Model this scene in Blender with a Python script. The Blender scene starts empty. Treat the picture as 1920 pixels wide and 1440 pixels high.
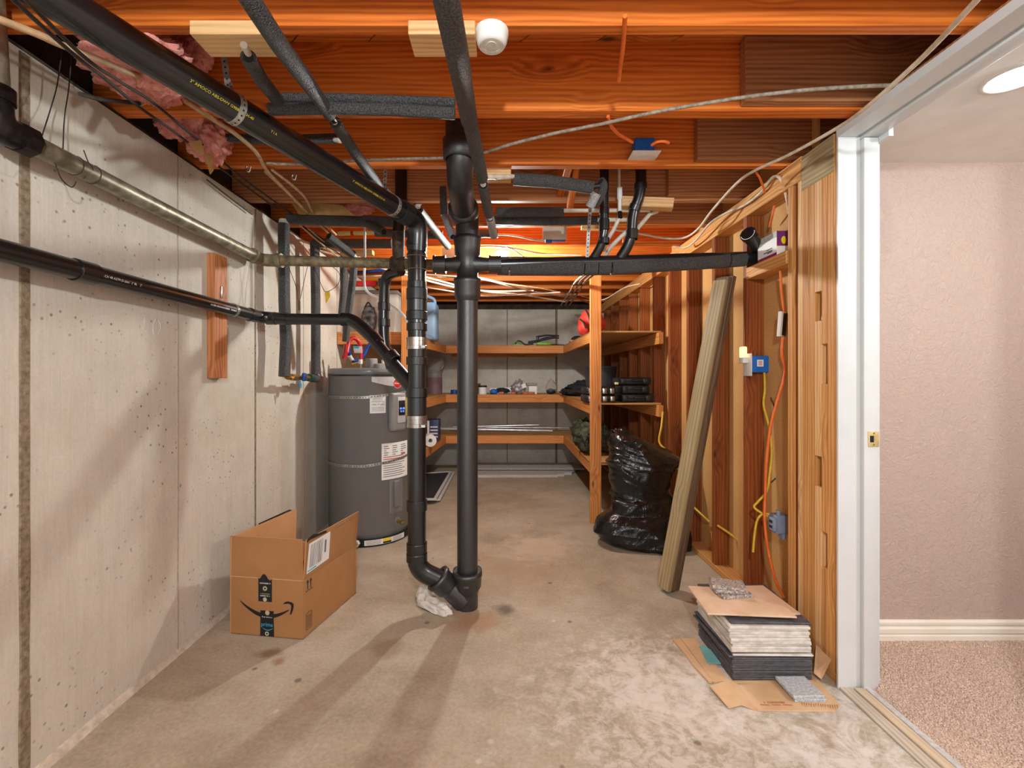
import bpy, bmesh, math, random
from mathutils import Vector, Matrix, noise, Euler
R = math.radians
random.seed(7)
scene = bpy.context.scene
COL = scene.collection

# ------------------------------------------------------------------ camera, world, lights, exposure
H, F, CX, CY = 1.165, 853.0, 945.0, 706.0          # eye height, focal length and vanishing point (1920x1440 frame)
cam_d = bpy.data.cameras.new('camera'); cam_d.sensor_width = 36.0; cam_d.lens = F / 1920 * 36
cam_d.shift_x = (960 - CX) / 1920; cam_d.shift_y = (CY - 720) / 1920
cam_d.clip_start = 0.05
cam = bpy.data.objects.new('camera', cam_d); COL.objects.link(cam)
cam.location = (0, 0, H); cam.rotation_euler = (R(90), 0, 0)
scene.camera = cam

world = bpy.data.worlds.new('world'); scene.world = world; world.use_nodes = True
bg = world.node_tree.nodes['Background']
bg.inputs[0].default_value = (0.93, 1.03, 1.06, 1); bg.inputs[1].default_value = 0.95

def point_light(name, loc, power, col, rad):
    d = bpy.data.lights.new(name, 'POINT'); d.energy = power; d.color = col; d.shadow_soft_size = rad
    o = bpy.data.objects.new(name, d); COL.objects.link(o); o.location = loc
    return o
WARM = (0.92, 1.03, 1.05)
point_light('bulb_behind_camera', (0.05, -0.55, 1.99), 92, WARM, 0.05)
point_light('hall_downlight', (2.25, 0.55, 2.03), 33, (0.95, 1.02, 1.04), 0.07)
BULB_STRENGTH = 1200          # the bare bulb under the pipes (emissive mesh, built below)
DOWNLIGHT_STRENGTH = 22      # the recessed light in view in the hall

vs = scene.view_settings
vs.view_transform = 'Standard'; vs.look = 'None'; vs.gamma = 1.0; vs.exposure = 0.55; vs.use_curve_mapping = False

# ------------------------------------------------------------------ helpers: points
def P(x, y, Y): return Vector(((x - CX) * Y / F, Y, H - (y - CY) * Y / F))
def PX(x, y, X):
    Y = F * X / (x - CX); return P(x, y, Y)
def PZ(x, y, Z):
    Y = F * (H - Z) / (y - CY); return P(x, y, Y)
def V(*a): return Vector(a)

# ------------------------------------------------------------------ helpers: materials
def lin(c):
    c /= 255.0
    return c / 12.92 if c <= 0.04045 else ((c + 0.055) / 1.055) ** 2.4
def C(r, g, b): return (lin(r), lin(g), lin(b), 1.0)

class NT:
    def __init__(s, name):
        s.m = bpy.data.materials.new(name); s.m.use_nodes = True
        s.t = s.m.node_tree; s.n = s.t.nodes; s.l = s.t.links
        s.b = s.n['Principled BSDF']
    def add(s, typ, **kw):
        nd = s.n.new(typ)
        for k, v in kw.items():
            if k.startswith('i_'):
                nd.inputs[k[2:].replace('_', ' ')].default_value = v
            else: setattr(nd, k, v)
        return nd
    def link(s, a, b): s.l.new(a, b)
    def coord(s, scale=(1, 1, 1), rand=True, loc=(0, 0, 0), kind='Object'):
        tc = s.add('ShaderNodeTexCoord'); mp = s.add('ShaderNodeMapping')
        mp.inputs['Scale'].default_value = scale; mp.inputs['Location'].default_value = loc
        if rand:
            oi = s.add('ShaderNodeObjectInfo')
            ml = s.add('ShaderNodeVectorMath', operation='SCALE'); ml.inputs[0].default_value = (37.0, 71.0, 53.0)
            s.link(oi.outputs['Random'], ml.inputs['Scale'])
            ad = s.add('ShaderNodeVectorMath', operation='ADD')
            s.link(tc.outputs[kind], ad.inputs[0]); s.link(ml.outputs[0], ad.inputs[1])
            s.link(ad.outputs[0], mp.inputs[0])
        else: s.link(tc.outputs[kind], mp.inputs[0])
        return mp.outputs[0]
    def noise(s, vec, scale, detail=4, rough=0.55, dist=0.0):
        n = s.add('ShaderNodeTexNoise'); n.inputs['Scale'].default_value = scale; n.inputs['Detail'].default_value = detail
        n.inputs['Roughness'].default_value = rough; n.inputs['Distortion'].default_value = dist
        if vec is not None: s.link(vec, n.inputs['Vector'])
        return n.outputs[0]
    def ramp(s, fac, stops):
        r = s.add('ShaderNodeValToRGB'); el = r.color_ramp.elements
        while len(el) > 2: el.remove(el[-1])
        while len(el) < len(stops): el.new(0.5)
        for e, (p, c) in zip(el, stops): e.position = p; e.color = c
        s.link(fac, r.inputs[0]); return r.outputs[0]
    def mix(s, fac, a, b, blend='MIX'):
        m = s.add('ShaderNodeMix', data_type='RGBA', blend_type=blend)
        for v, i in ((fac, 0), (a, 6), (b, 7)):
            if isinstance(v, (int, float, tuple)): m.inputs[i].default_value = v
            else: s.link(v, m.inputs[i])
        return m.outputs[2]
    def math(s, op, a, b=None, clamp=False):
        m = s.add('ShaderNodeMath', operation=op, use_clamp=clamp)
        for v, i in ((a, 0), (b, 1)):
            if v is None: continue
            if isinstance(v, (int, float)): m.inputs[i].default_value = v
            else: s.link(v, m.inputs[i])
        return m.outputs[0]
    def bump(s, h, strength=0.3, dist=0.01):
        b = s.add('ShaderNodeBump'); b.inputs['Strength'].default_value = strength; b.inputs['Distance'].default_value = dist
        s.link(h, b.inputs['Height']); s.link(b.outputs[0], s.b.inputs['Normal'])
    def color(s, c): 
        if isinstance(c, tuple): s.b.inputs['Base Color'].default_value = c
        else: s.link(c, s.b.inputs['Base Color'])
    def rough(s, r):
        if isinstance(r, (int, float)): s.b.inputs['Roughness'].default_value = r
        else: s.link(r, s.b.inputs['Roughness'])

B0, W1 = (0, 0, 0, 1), (1, 1, 1, 1)
def mat(name, c1, c2=None, ns=30.0, rough=0.5, metal=0.0, bs=0.0, bstr=0.2, bdist=0.003, stretch=(1, 1, 1), spec=None, emit=None, es=0.0, alpha=None, trans=None):
    s = NT(name)
    if c2 is None: c2 = tuple(min(1, v * 0.8) for v in c1[:3]) + (1,)
    vec = s.coord(stretch)
    n = s.noise(vec, ns)
    s.color(s.ramp(n, [(0.35, c2), (0.65, c1)]))
    s.rough(rough); s.b.inputs['Metallic'].default_value = metal
    if bs: s.bump(s.noise(vec, bs, 3), bstr, bdist)
    if spec is not None: s.b.inputs['Specular IOR Level'].default_value = spec
    if emit:
        s.b.inputs['Emission Color'].default_value = emit; s.b.inputs['Emission Strength'].default_value = es
    if alpha is not None: s.b.inputs['Alpha'].default_value = alpha
    if trans is not None: s.b.inputs['Transmission Weight'].default_value = trans
    return s.m

def wood(name, light, mid, dark, rough=0.55, knots=True, vary=0.25, ring=10.0):
    """board with grain along its local X axis"""
    s = NT(name)
    v1 = s.coord((0.55, 6.0, 6.0)); v2 = s.coord((1.2, 38.0, 38.0)); v3 = s.coord((1.0, 2.6, 2.6)); v0 = s.coord((1, 1, 1))
    low = s.noise(v1, 1.3, 3, 0.5, 0.4)
    fine = s.noise(v2, 3.0, 5, 0.6)
    sep = s.add('ShaderNodeSeparateXYZ'); s.link(v0, sep.inputs[0])
    g = s.math('ADD', s.math('MULTIPLY', s.math('ADD', sep.outputs['Y'], sep.outputs['Z']), 34.0 * ring), s.math('MULTIPLY', low, 22.0))
    if knots:
        vo = s.add('ShaderNodeTexVoronoi', feature='F1'); vo.inputs['Scale'].default_value = 2.0; s.link(v3, vo.inputs['Vector'])
        wob = s.math('ADD', vo.outputs['Distance'], s.math('MULTIPLY', s.math('SUBTRACT', s.noise(v3, 9.0, 2), 0.5), 0.12))
        g = s.math('ADD', g, s.math('MULTIPLY', s.ramp(wob, [(0.02, W1), (0.30, B0)]), 16.0))
    wave = s.math('ADD', s.math('MULTIPLY', s.math('SINE', g), 0.5), 0.5)
    f = s.math('ADD', s.math('MULTIPLY', wave, 0.19), s.math('ADD', s.math('MULTIPLY', low, 0.46), s.math('MULTIPLY', fine, 0.52)))
    col = s.ramp(f, [(0.34, dark), (0.58, mid), (0.84, light)])
    if knots:
        kd = tuple(v * 0.22 for v in dark[:3]) + (1,)
        col = s.mix(s.math('MULTIPLY', s.ramp(wob, [(0.07, B0), (0.17, (0.5, 0.5, 0.5, 1)), (0.24, B0)]), 1.0), col, dark)
        col = s.mix(s.math('MULTIPLY', s.ramp(wob, [(0.02, W1), (0.085, B0)]), 0.9), col, kd)
    oi = s.add('ShaderNodeObjectInfo'); hs = s.add('ShaderNodeHueSaturation')
    s.link(col, hs.inputs['Color'])
    s.link(s.math('ADD', s.math('MULTIPLY', oi.outputs['Random'], vary), 1.0 - vary * 0.5), hs.inputs['Value'])
    s.color(hs.outputs[0]); s.rough(rough); s.b.inputs['Specular IOR Level'].default_value = 0.3
    s.bump(fine, 0.12, 0.002)
    return s.m

def concrete(name, base, dark, light, seamdir=None, streak=True, pits=True):
    s = NT(name)
    v = s.coord((1, 1, 1), rand=False)
    big = s.noise(v, 1.6, 5, 0.6); mid = s.noise(v, 7.0, 6, 0.65); fine = s.noise(v, 90.0, 4, 0.6)
    col = s.ramp(s.math('ADD', s.math('MULTIPLY', big, 0.55), s.math('MULTIPLY', mid, 0.45)), [(0.32, dark), (0.5, base), (0.68, light)])
    if streak:
        vs_ = s.coord((1.0, 9.0, 0.5), rand=False); st = s.noise(vs_, 3.0, 5, 0.6)
        col = s.mix(s.ramp(st, [(0.5, B0), (0.72, (0.42,) * 3 + (1,))]), col, dark)
        vg = s.coord((1.0, 60.0, 2.0), rand=False); gr = s.noise(vg, 4.0, 4, 0.6)
        col = s.mix(0.30, col, s.ramp(gr, [(0.3, dark), (0.7, light)]))
    col = s.mix(0.22, col, s.ramp(fine, [(0.3, dark), (0.7, light)]))
    h = s.math('ADD', s.math('MULTIPLY', mid, 0.6), s.math('MULTIPLY', fine, 0.25))
    if pits:
        vo = s.add('ShaderNodeTexVoronoi'); vo.inputs['Scale'].default_value = 34.0; s.link(v, vo.inputs['Vector'])
        msk = s.ramp(s.noise(v, 3.1, 3), [(0.46, B0), (0.62, W1)])
        pit = s.math('MULTIPLY', s.ramp(vo.outputs['Distance'], [(0.10, W1), (0.20, B0)]), msk)
        col = s.mix(s.math('MULTIPLY', pit, 0.75), col, tuple(x * 0.30 for x in dark[:3]) + (1,))
        h = s.math('SUBTRACT', h, s.math('MULTIPLY', pit, 0.8))
        vo2 = s.add('ShaderNodeTexVoronoi'); vo2.inputs['Scale'].default_value = 2.3; s.link(v, vo2.inputs['Vector'])
        rust = s.ramp(s.math('ADD', vo2.outputs['Distance'], s.math('MULTIPLY', mid, 0.08)), [(0.07, W1), (0.16, B0)])
        col = s.mix(s.math('MULTIPLY', rust, 0.22), col, C(150, 95, 45))
    s.color(col); s.rough(0.9); s.b.inputs['Specular IOR Level'].default_value = 0.2
    s.bump(h, 0.35, 0.006)
    return s, col

M = {}
M['wood_joist'] = wood('joist_fir', C(230, 138, 58), C(208, 108, 38), C(156, 70, 20))
M['wood_joist_dark'] = wood('joist_weathered', C(204, 144, 98), C(174, 114, 72), C(124, 76, 46))
M['wood_stud'] = wood('stud_fir', C(224, 170, 106), C(202, 140, 78), C(154, 98, 48))
M['wood_stud_shaded'] = wood('red_fir_shaded', C(164, 96, 46), C(136, 70, 29), C(94, 45, 16))  # red fir darkened: shade of the less-lit studs put into the colour
M['wood_pine'] = wood('pale_pine', C(236, 196, 146), C(222, 174, 120), C(188, 134, 82), vary=0.15)
M['wood_shelf'] = wood('shelf_fir', C(226, 158, 92), C(206, 132, 68), C(160, 92, 42), vary=0.15)
M['wood_treated'] = wood('treated_pine', C(190, 170, 132), C(164, 142, 104), C(124, 104, 72), vary=0.1)
M['wood_treated_dark'] = wood('weathered_plank', C(120, 96, 72), C(96, 74, 54), C(66, 48, 34), vary=0.1)
M['wood_block'] = wood('redwood_block', C(216, 150, 100), C(196, 124, 76), C(146, 86, 50))
M['plywood'] = wood('plywood', C(206, 160, 104), C(190, 142, 88), C(160, 112, 64), knots=False, vary=0.1)
M['subfloor'] = wood('subfloor_board', C(230, 142, 62), C(208, 114, 42), C(154, 74, 24))

s_, col_ = concrete('wall_concrete', C(204, 196, 183), C(180, 170, 154), C(218, 211, 200))
M['concrete'] = s_.m
s_, col_ = concrete('wall_concrete_far', C(208, 202, 190), C(160, 152, 138), C(224, 218, 208))
M['concrete_far'] = s_.m
M['seam'] = mat('form_seam_grit', C(150, 132, 108), C(112, 96, 76), 60, 0.95, bs=160, bstr=0.8)
M['seam_thin'] = mat('form_seam_thin', C(178, 166, 150), C(158, 145, 128), 60, 0.95, bs=160, bstr=0.6)

# floor concrete with stains that have a shape of their own
def floor_material():
    s = NT('floor_concrete'); v = s.coord((1, 1, 1), rand=False)
    big = s.noise(v, 1.3, 5, 0.62); mid = s.noise(v, 6.0, 7, 0.68); fine = s.noise(v, 70.0, 5, 0.65)
    col = s.ramp(s.math('ADD', s.math('MULTIPLY', big, 0.6), s.math('MULTIPLY', mid, 0.4)),
                 [(0.34, C(136, 123, 102)), (0.5, C(170, 158, 138)), (0.66, C(194, 186, 170))])
    col = s.mix(0.25, col, s.ramp(fine, [(0.3, C(140, 116, 90)), (0.7, C(214, 198, 176))]))
    def blob(x, y, r, soft, c, amt, col, ns=5.0, wob=0.5, sy=1.0, fleck=None):
        cx = s.add('ShaderNodeTexCoord'); mp = s.add('ShaderNodeMapping')
        mp.inputs['Location'].default_value = (-x, -y * sy, 0); mp.inputs['Scale'].default_value = (1, sy, 0)
        s.link(cx.outputs['Object'], mp.inputs[0])
        ln = s.add('ShaderNodeVectorMath', operation='LENGTH'); s.link(mp.outputs[0], ln.inputs[0])
        d = s.math('ADD', ln.outputs['Value'], s.math('MULTIPLY', s.math('SUBTRACT', s.noise(v, ns, 6, 0.7), 0.5), wob * r * 2))
        f = s.ramp(s.math('DIVIDE', d, r), [(max(0.0, 1 - soft), W1), (1.0, B0)])
        if fleck: f = s.math('MULTIPLY', f, s.ramp(s.noise(v, fleck, 7, 0.72, 0.6), [(0.44, B0), (0.56, W1)]))
        return s.mix(s.math('MULTIPLY', f, amt), col, c)
    col = blob(0.60, 1.75, 0.34, 0.25, C(226, 214, 202), 0.60, col, 9.0, 1.0, fleck=9.0)          # old paint patch
    col = blob(0.62, 1.55, 0.62, 0.55, C(214, 208, 200), 0.6, col, 14.0, 1.2, fleck=16.0)
    col = blob(1.15, 1.55, 0.45, 0.5, C(224, 218, 212), 0.65, col, 11.0, 1.2, fleck=7.0)
    col = blob(-0.16, 2.17, 0.16, 0.7, C(164, 116, 74), 0.55, col, 9.0, 0.8)           # rust round the stack foot
    col = blob(0.0, 2.27, 0.07, 0.7, C(80, 66, 54), 0.7, col, 14.0, 0.8)
    col = blob(-0.99, 1.92, 0.065, 0.6, C(124, 82, 46), 0.65, col, 12.0, 0.6, 1.6)     # brown drips by the wall
    col = blob(-0.92, 1.86, 0.035, 0.6, C(140, 92, 50), 0.6, col, 12.0, 0.6)
    col = blob(-0.50, 1.95, 0.09, 0.5, C(140, 112, 84), 0.6, col, 9.0, 0.6)
    col = blob(0.05, 2.75, 0.5, 0.8, C(158, 132, 102), 0.5, col, 4.0, 0.8)
    col = blob(0.25, 3.1, 0.3, 0.6, C(206, 190, 168), 0.5, col, 8.0, 1.3)
    # paint flecks
    vo = s.add('ShaderNodeTexVoronoi'); vo.inputs['Scale'].default_value = 9.0; s.link(v, vo.inputs['Vector'])
    fl = s.math('MULTIPLY', s.ramp(s.math('ADD', vo.outputs['Distance'], s.math('MULTIPLY', mid, 0.2)), [(0.16, W1), (0.21, B0)]), s.ramp(big, [(0.5, B0), (0.58, W1)]))
    col = s.mix(s.math('MULTIPLY', fl, 0.5), col, C(224, 214, 202))
    vo = s.add('ShaderNodeTexVoronoi'); vo.inputs['Scale'].default_value = 4.3; s.link(v, vo.inputs['Vector'])
    fd = s.ramp(s.math('ADD', vo.outputs['Distance'], s.math('MULTIPLY', mid, 0.12)), [(0.095, W1), (0.12, B0)])
    col = s.mix(s.math('MULTIPLY', fd, 0.6), col, C(74, 62, 52))
    s.color(col); s.rough(s.ramp(mid, [(0.3, (0.55,) * 3 + (1,)), (0.7, (0.8,) * 3 + (1,))]))
    s.b.inputs['Specular IOR Level'].default_value = 0.3
    s.bump(s.math('ADD', s.math('MULTIPLY', mid, 0.4), s.math('MULTIPLY', fine, 0.15)), 0.2, 0.006)
    return s.m
M['floor'] = floor_material()

def particle_board():
    s = NT('particle_board'); v = s.coord((1, 1, 1))
    a = s.noise(v, 160.0, 4, 0.7); b = s.noise(v, 3.0, 3)
    col = s.ramp(a, [(0.3, C(170, 118, 62)), (0.5, C(200, 148, 86)), (0.72, C(222, 176, 112))])
    col = s.mix(0.25, col, s.ramp(b, [(0.3, C(180, 130, 76)), (0.7, C(222, 176, 116))]))
    s.color(col); s.rough(0.8); s.bump(a, 0.15, 0.002); return s.m
M['particle'] = particle_board()

M['abs'] = mat('black_abs', C(26, 26, 28), C(20, 20, 22), 14, 0.27, spec=0.8, bs=60, bstr=0.05)
M['abs_worn'] = mat('black_abs_worn', C(44, 42, 42), C(30, 29, 29), 22, 0.4, spec=0.5, bs=60, bstr=0.08)
M['iron'] = mat('painted_cast_iron', C(36, 36, 39), C(28, 28, 31), 26, 0.36, spec=1.0, bs=240, bstr=0.35)
M['foam'] = mat('foam_sleeve', C(94, 92, 92), C(34, 33, 34), 240, 0.45, bs=260, bstr=1.0, bdist=0.008, spec=0.6)  # strong speckle: pinpoint highlights of the rough foam put into the colour
M['foam_grey'] = mat('foam_sleeve_grey', C(176, 174, 174), C(120, 118, 118), 220, 0.4, bs=330, bstr=0.8, bdist=0.004, spec=0.6)
M['galv'] = mat('galvanized_steel', C(160, 154, 136), C(118, 110, 90), 28, 0.42, metal=0.55, bs=120, bstr=0.12)
M['galv_old'] = mat('rusted_galvanized_steel', C(150, 136, 108), C(104, 88, 62), 34, 0.6, metal=0.4, bs=140, bstr=0.3)
M['dark_fitting'] = mat('dark_malleable_iron', C(58, 52, 52), C(34, 30, 30), 40, 0.38, metal=0.7, bs=120, bstr=0.2)
M['rust_fitting'] = mat('rusty_fitting', C(92, 74, 58), C(52, 40, 32), 40, 0.7, metal=0.3, bs=120, bstr=0.4)
M['steel'] = mat('stainless_band', C(206, 202, 196), C(160, 154, 148), 60, 0.25, metal=0.9, stretch=(1, 1, 0.1))
M['strap'] = mat('hanger_strap', C(192, 188, 180), C(150, 146, 138), 40, 0.35, metal=0.6)
M['hole'] = mat('dark_hole', C(26, 23, 20), None, 20, 0.9)
M['pex'] = mat('white_pex', C(226, 218, 204), C(208, 198, 180), 30, 0.4)
M['cpvc'] = mat('yellow_cpvc', C(224, 206, 130), C(206, 186, 110), 20, 0.4)
M['red'] = mat('red_plastic', C(206, 34, 38), C(176, 24, 28), 30, 0.4)
M['red_pex'] = mat('red_corrugated_hose', C(198, 34, 40), C(164, 20, 26), 60, 0.35, bs=0)
M['blue_pex'] = mat('blue_hose', C(30, 78, 168), C(20, 56, 132), 30, 0.35)
M['blue'] = mat('blue_box_plastic', C(20, 112, 200), C(14, 92, 176), 20, 0.5)
M['white'] = mat('white_plastic', C(236, 232, 226), C(224, 220, 214), 10, 0.45)
M['offwhite'] = mat('offwhite_plastic', C(222, 212, 196), C(208, 196, 178), 10, 0.5)
M['paint_white'] = mat('white_trim_paint', C(212, 212, 211), C(206, 206, 205), 6, 0.35, bs=40, bstr=0.03)
M['brass'] = mat('brass', C(206, 170, 96), C(168, 128, 60), 60, 0.3, metal=0.9)
M['plate_brass'] = mat('satin_brass', C(232, 206, 150), C(214, 184, 124), 60, 0.35, metal=0.5)
M['heater'] = mat('heater_grey_enamel', C(118, 117, 117), C(112, 111, 111), 2.0, 0.26, spec=0.6)
M['heater_dark'] = mat('heater_panel_grey', C(142, 139, 137), C(134, 131, 129), 3, 0.35)
M['heater_light'] = mat('silver_badge', C(196, 195, 195), C(184, 183, 183), 4, 0.3)
M['black'] = mat('black_plastic', C(24, 24, 26), C(16, 16, 18), 20, 0.45)
M['black_soft'] = mat('black_fabric', C(36, 35, 37), C(22, 22, 24), 60, 0.85, bs=300, bstr=0.4)
M['paper'] = mat('white_paper', C(238, 236, 232), C(228, 226, 222), 6, 0.6)
M['ink'] = mat('black_ink', C(36, 34, 36), None, 10, 0.7)
M['ink_grey'] = mat('grey_ink', C(120, 116, 116), None, 10, 0.7)
M['ink_red'] = mat('red_ink', C(196, 66, 52), None, 10, 0.7)
M['yellow_label'] = mat('yellow_label', C(240, 214, 30), C(228, 200, 20), 6, 0.55)
M['yellow_ink'] = mat('yellow_print', C(214, 196, 40), None, 10, 0.6)
M['white_ink'] = mat('white_print', C(220, 220, 220), None, 10, 0.6)
M['cyan_ink'] = mat('cyan_print', C(60, 174, 214), None, 10, 0.6)
M['gold_ink'] = mat('gold_print', C(196, 182, 150), None, 10, 0.6)
M['card'] = mat('corrugated_cardboard', C(170, 122, 76), C(162, 113, 68), 5, 0.75, bs=0)
M['card_in'] = mat('cardboard_inside', C(206, 156, 108), C(194, 142, 92), 5, 0.8)
M['card_flat'] = mat('flattened_cardboard', C(220, 184, 144), C(202, 162, 120), 7, 0.8, bs=60, bstr=0.15)
M['tape'] = mat('black_packing_tape', C(30, 31, 34), C(24, 25, 28), 8, 0.3)
M['rag'] = mat('grey_rag', C(226, 220, 212), C(196, 188, 178), 16, 0.9, bs=200, bstr=0.3)
def bag_mat():
    s = NT('black_plastic_film'); v = s.coord((1, 1, 1))
    s.color(C(18, 18, 19)); s.rough(0.22); s.b.inputs['Specular IOR Level'].default_value = 0.6
    n1 = s.noise(v, 16.0, 3, 0.55, 2.5); s.bump(n1, 0.3, 0.02); return s.m
M['bag'] = bag_mat()
M['cable_white'] = mat('white_cable_sheath', C(224, 208, 186), C(200, 182, 156), 30, 0.6)
M['cable_tan'] = mat('tan_cable_sheath', C(206, 172, 134), C(180, 144, 104), 30, 0.6)
M['cable_grey'] = mat('grey_braided_cable', C(170, 158, 142), C(128, 114, 98), 70, 0.6, bs=160, bstr=0.6)
M['cable_dark'] = mat('dark_old_wire', C(62, 50, 42), C(38, 30, 26), 40, 0.7)
M['cable_orange'] = mat('orange_cable_sheath', C(236, 118, 46), C(220, 98, 30), 30, 0.5)
M['cable_yellow'] = mat('yellow_cable_sheath', C(226, 190, 56), C(208, 168, 40), 30, 0.5)
M['pink'] = mat('pink_fibreglass', C(238, 166, 152), C(206, 118, 108), 26, 0.95, bs=90, bstr=0.9, bdist=0.01)
M['kraft'] = mat('kraft_paper', C(200, 158, 98), C(176, 132, 76), 14, 0.8)
M['sill'] = mat('dark_sill_plate', C(70, 52, 40), C(38, 28, 22), 18, 0.9, bs=40, bstr=0.6)
M['carpet'] = mat('beige_carpet_pile', C(224, 198, 180), C(160, 134, 116), 240, 0.95)
def hall_paint():
    s = NT('mauve_textured_wall'); v = s.coord((1, 1, 1), rand=False)
    a = s.noise(v, 46.0, 5, 0.6, 0.8); s.color(s.mix(0.12, C(188, 163, 151), s.ramp(s.noise(v, 2.0), [(0.3, C(178, 151, 137)), (0.7, C(198, 175, 164))])))
    s.rough(0.5); s.bump(a, 0.7, 0.010); return s.m
M['hall'] = hall_paint()
M['hall_ceiling'] = mat('white_textured_ceiling', C(242, 239, 234), C(234, 231, 226), 8, 0.85, bs=60, bstr=0.3)
M['base_paint'] = mat('cream_baseboard_paint', C(240, 230, 216), C(234, 222, 206), 6, 0.4)
M['tile_white'] = mat('white_ceramic_edge', C(226, 220, 212), C(196, 186, 176), 24, 0.45)
M['tile_tan'] = mat('pale_beige_tile', C(228, 196, 166), C(212, 176, 144), 9, 0.4)
M['tile_dark'] = mat('charcoal_tile', C(84, 82, 86), C(58, 56, 60), 50, 0.5, bs=80, bstr=0.2)
M['granite'] = mat('speckled_granite', C(206, 192, 184), C(92, 84, 82), 110, 0.35)
M['granite_light'] = mat('light_grey_granite', C(206, 208, 210), C(158, 162, 166), 120, 0.35)
M['teal'] = mat('teal_card', C(120, 176, 174), C(100, 158, 156), 12, 0.7)
M['grey_box'] = mat('grey_outlet_box', C(136, 146, 170), C(120, 130, 156), 12, 0.5)
M['jug_blue'] = mat('blue_water_jug', C(150, 184, 214), C(130, 166, 200), 4, 0.4)
M['tote'] = mat('clear_grey_tote', C(196, 190, 180), C(170, 164, 154), 4, 0.5)
M['red_fabric'] = mat('red_nylon', C(224, 70, 52), C(190, 44, 34), 20, 0.7, bs=60, bstr=0.3)
M['green'] = mat('lime_green_plastic', C(130, 190, 50), C(100, 160, 40), 20, 0.5)
M['grey_plastic'] = mat('grey_plastic', C(146, 144, 140), C(126, 124, 120), 8, 0.5)
M['purple'] = mat('mauve_label', C(134, 104, 112), C(116, 88, 96), 12, 0.6)
M['camo'] = mat('camouflage_fabric', C(84, 86, 58), C(30, 32, 24), 26, 0.9, bs=70, bstr=0.9, bdist=0.01)
M['navy'] = mat('navy_carton', C(52, 54, 92), C(40, 42, 74), 10, 0.5)
M['alu'] = mat('aluminium_tube', C(206, 208, 210), C(176, 178, 182), 20, 0.3, metal=0.6)
M['panel'] = mat('white_panel', C(204, 200, 198), C(180, 176, 172), 60, 0.7, bs=120, bstr=0.2)
M['screen'] = mat('insect_screen_mesh', C(52, 52, 56), C(40, 40, 44), 300, 0.8)
M['magenta'] = mat('magenta_carton', C(176, 34, 62), C(110, 40, 110), 16, 0.5)
def clear(name, tint, rough=0.15):
    s = NT(name); s.color(tint); s.rough(rough); s.b.inputs['Transmission Weight'].default_value = 0.85; s.b.inputs['IOR'].default_value = 1.1
    v = s.coord(); s.bump(s.noise(v, 30, 3), 0.5, 0.01); return s.m
M['clear_bag'] = clear('clear_plastic_film', (0.85, 0.82, 0.8, 1))
def emissive(name, col, st):
    s = NT(name); s.color(col); s.b.inputs['Emission Color'].default_value = col; s.b.inputs['Emission Strength'].default_value = st; return s.m
M['bulb'] = emissive('lit_bulb', (0.97, 1.02, 0.97, 1), BULB_STRENGTH)
M['downlight'] = emissive('lit_downlight_lens', (0.98, 1.0, 1.0, 1), DOWNLIGHT_STRENGTH)
M['nightlight'] = emissive('lit_nightlight', (1.0, 0.45, 0.22, 1), 1.6)
M['lcd'] = emissive('lit_display', (0.15, 0.3, 1.0, 1), 1.2)

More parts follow.
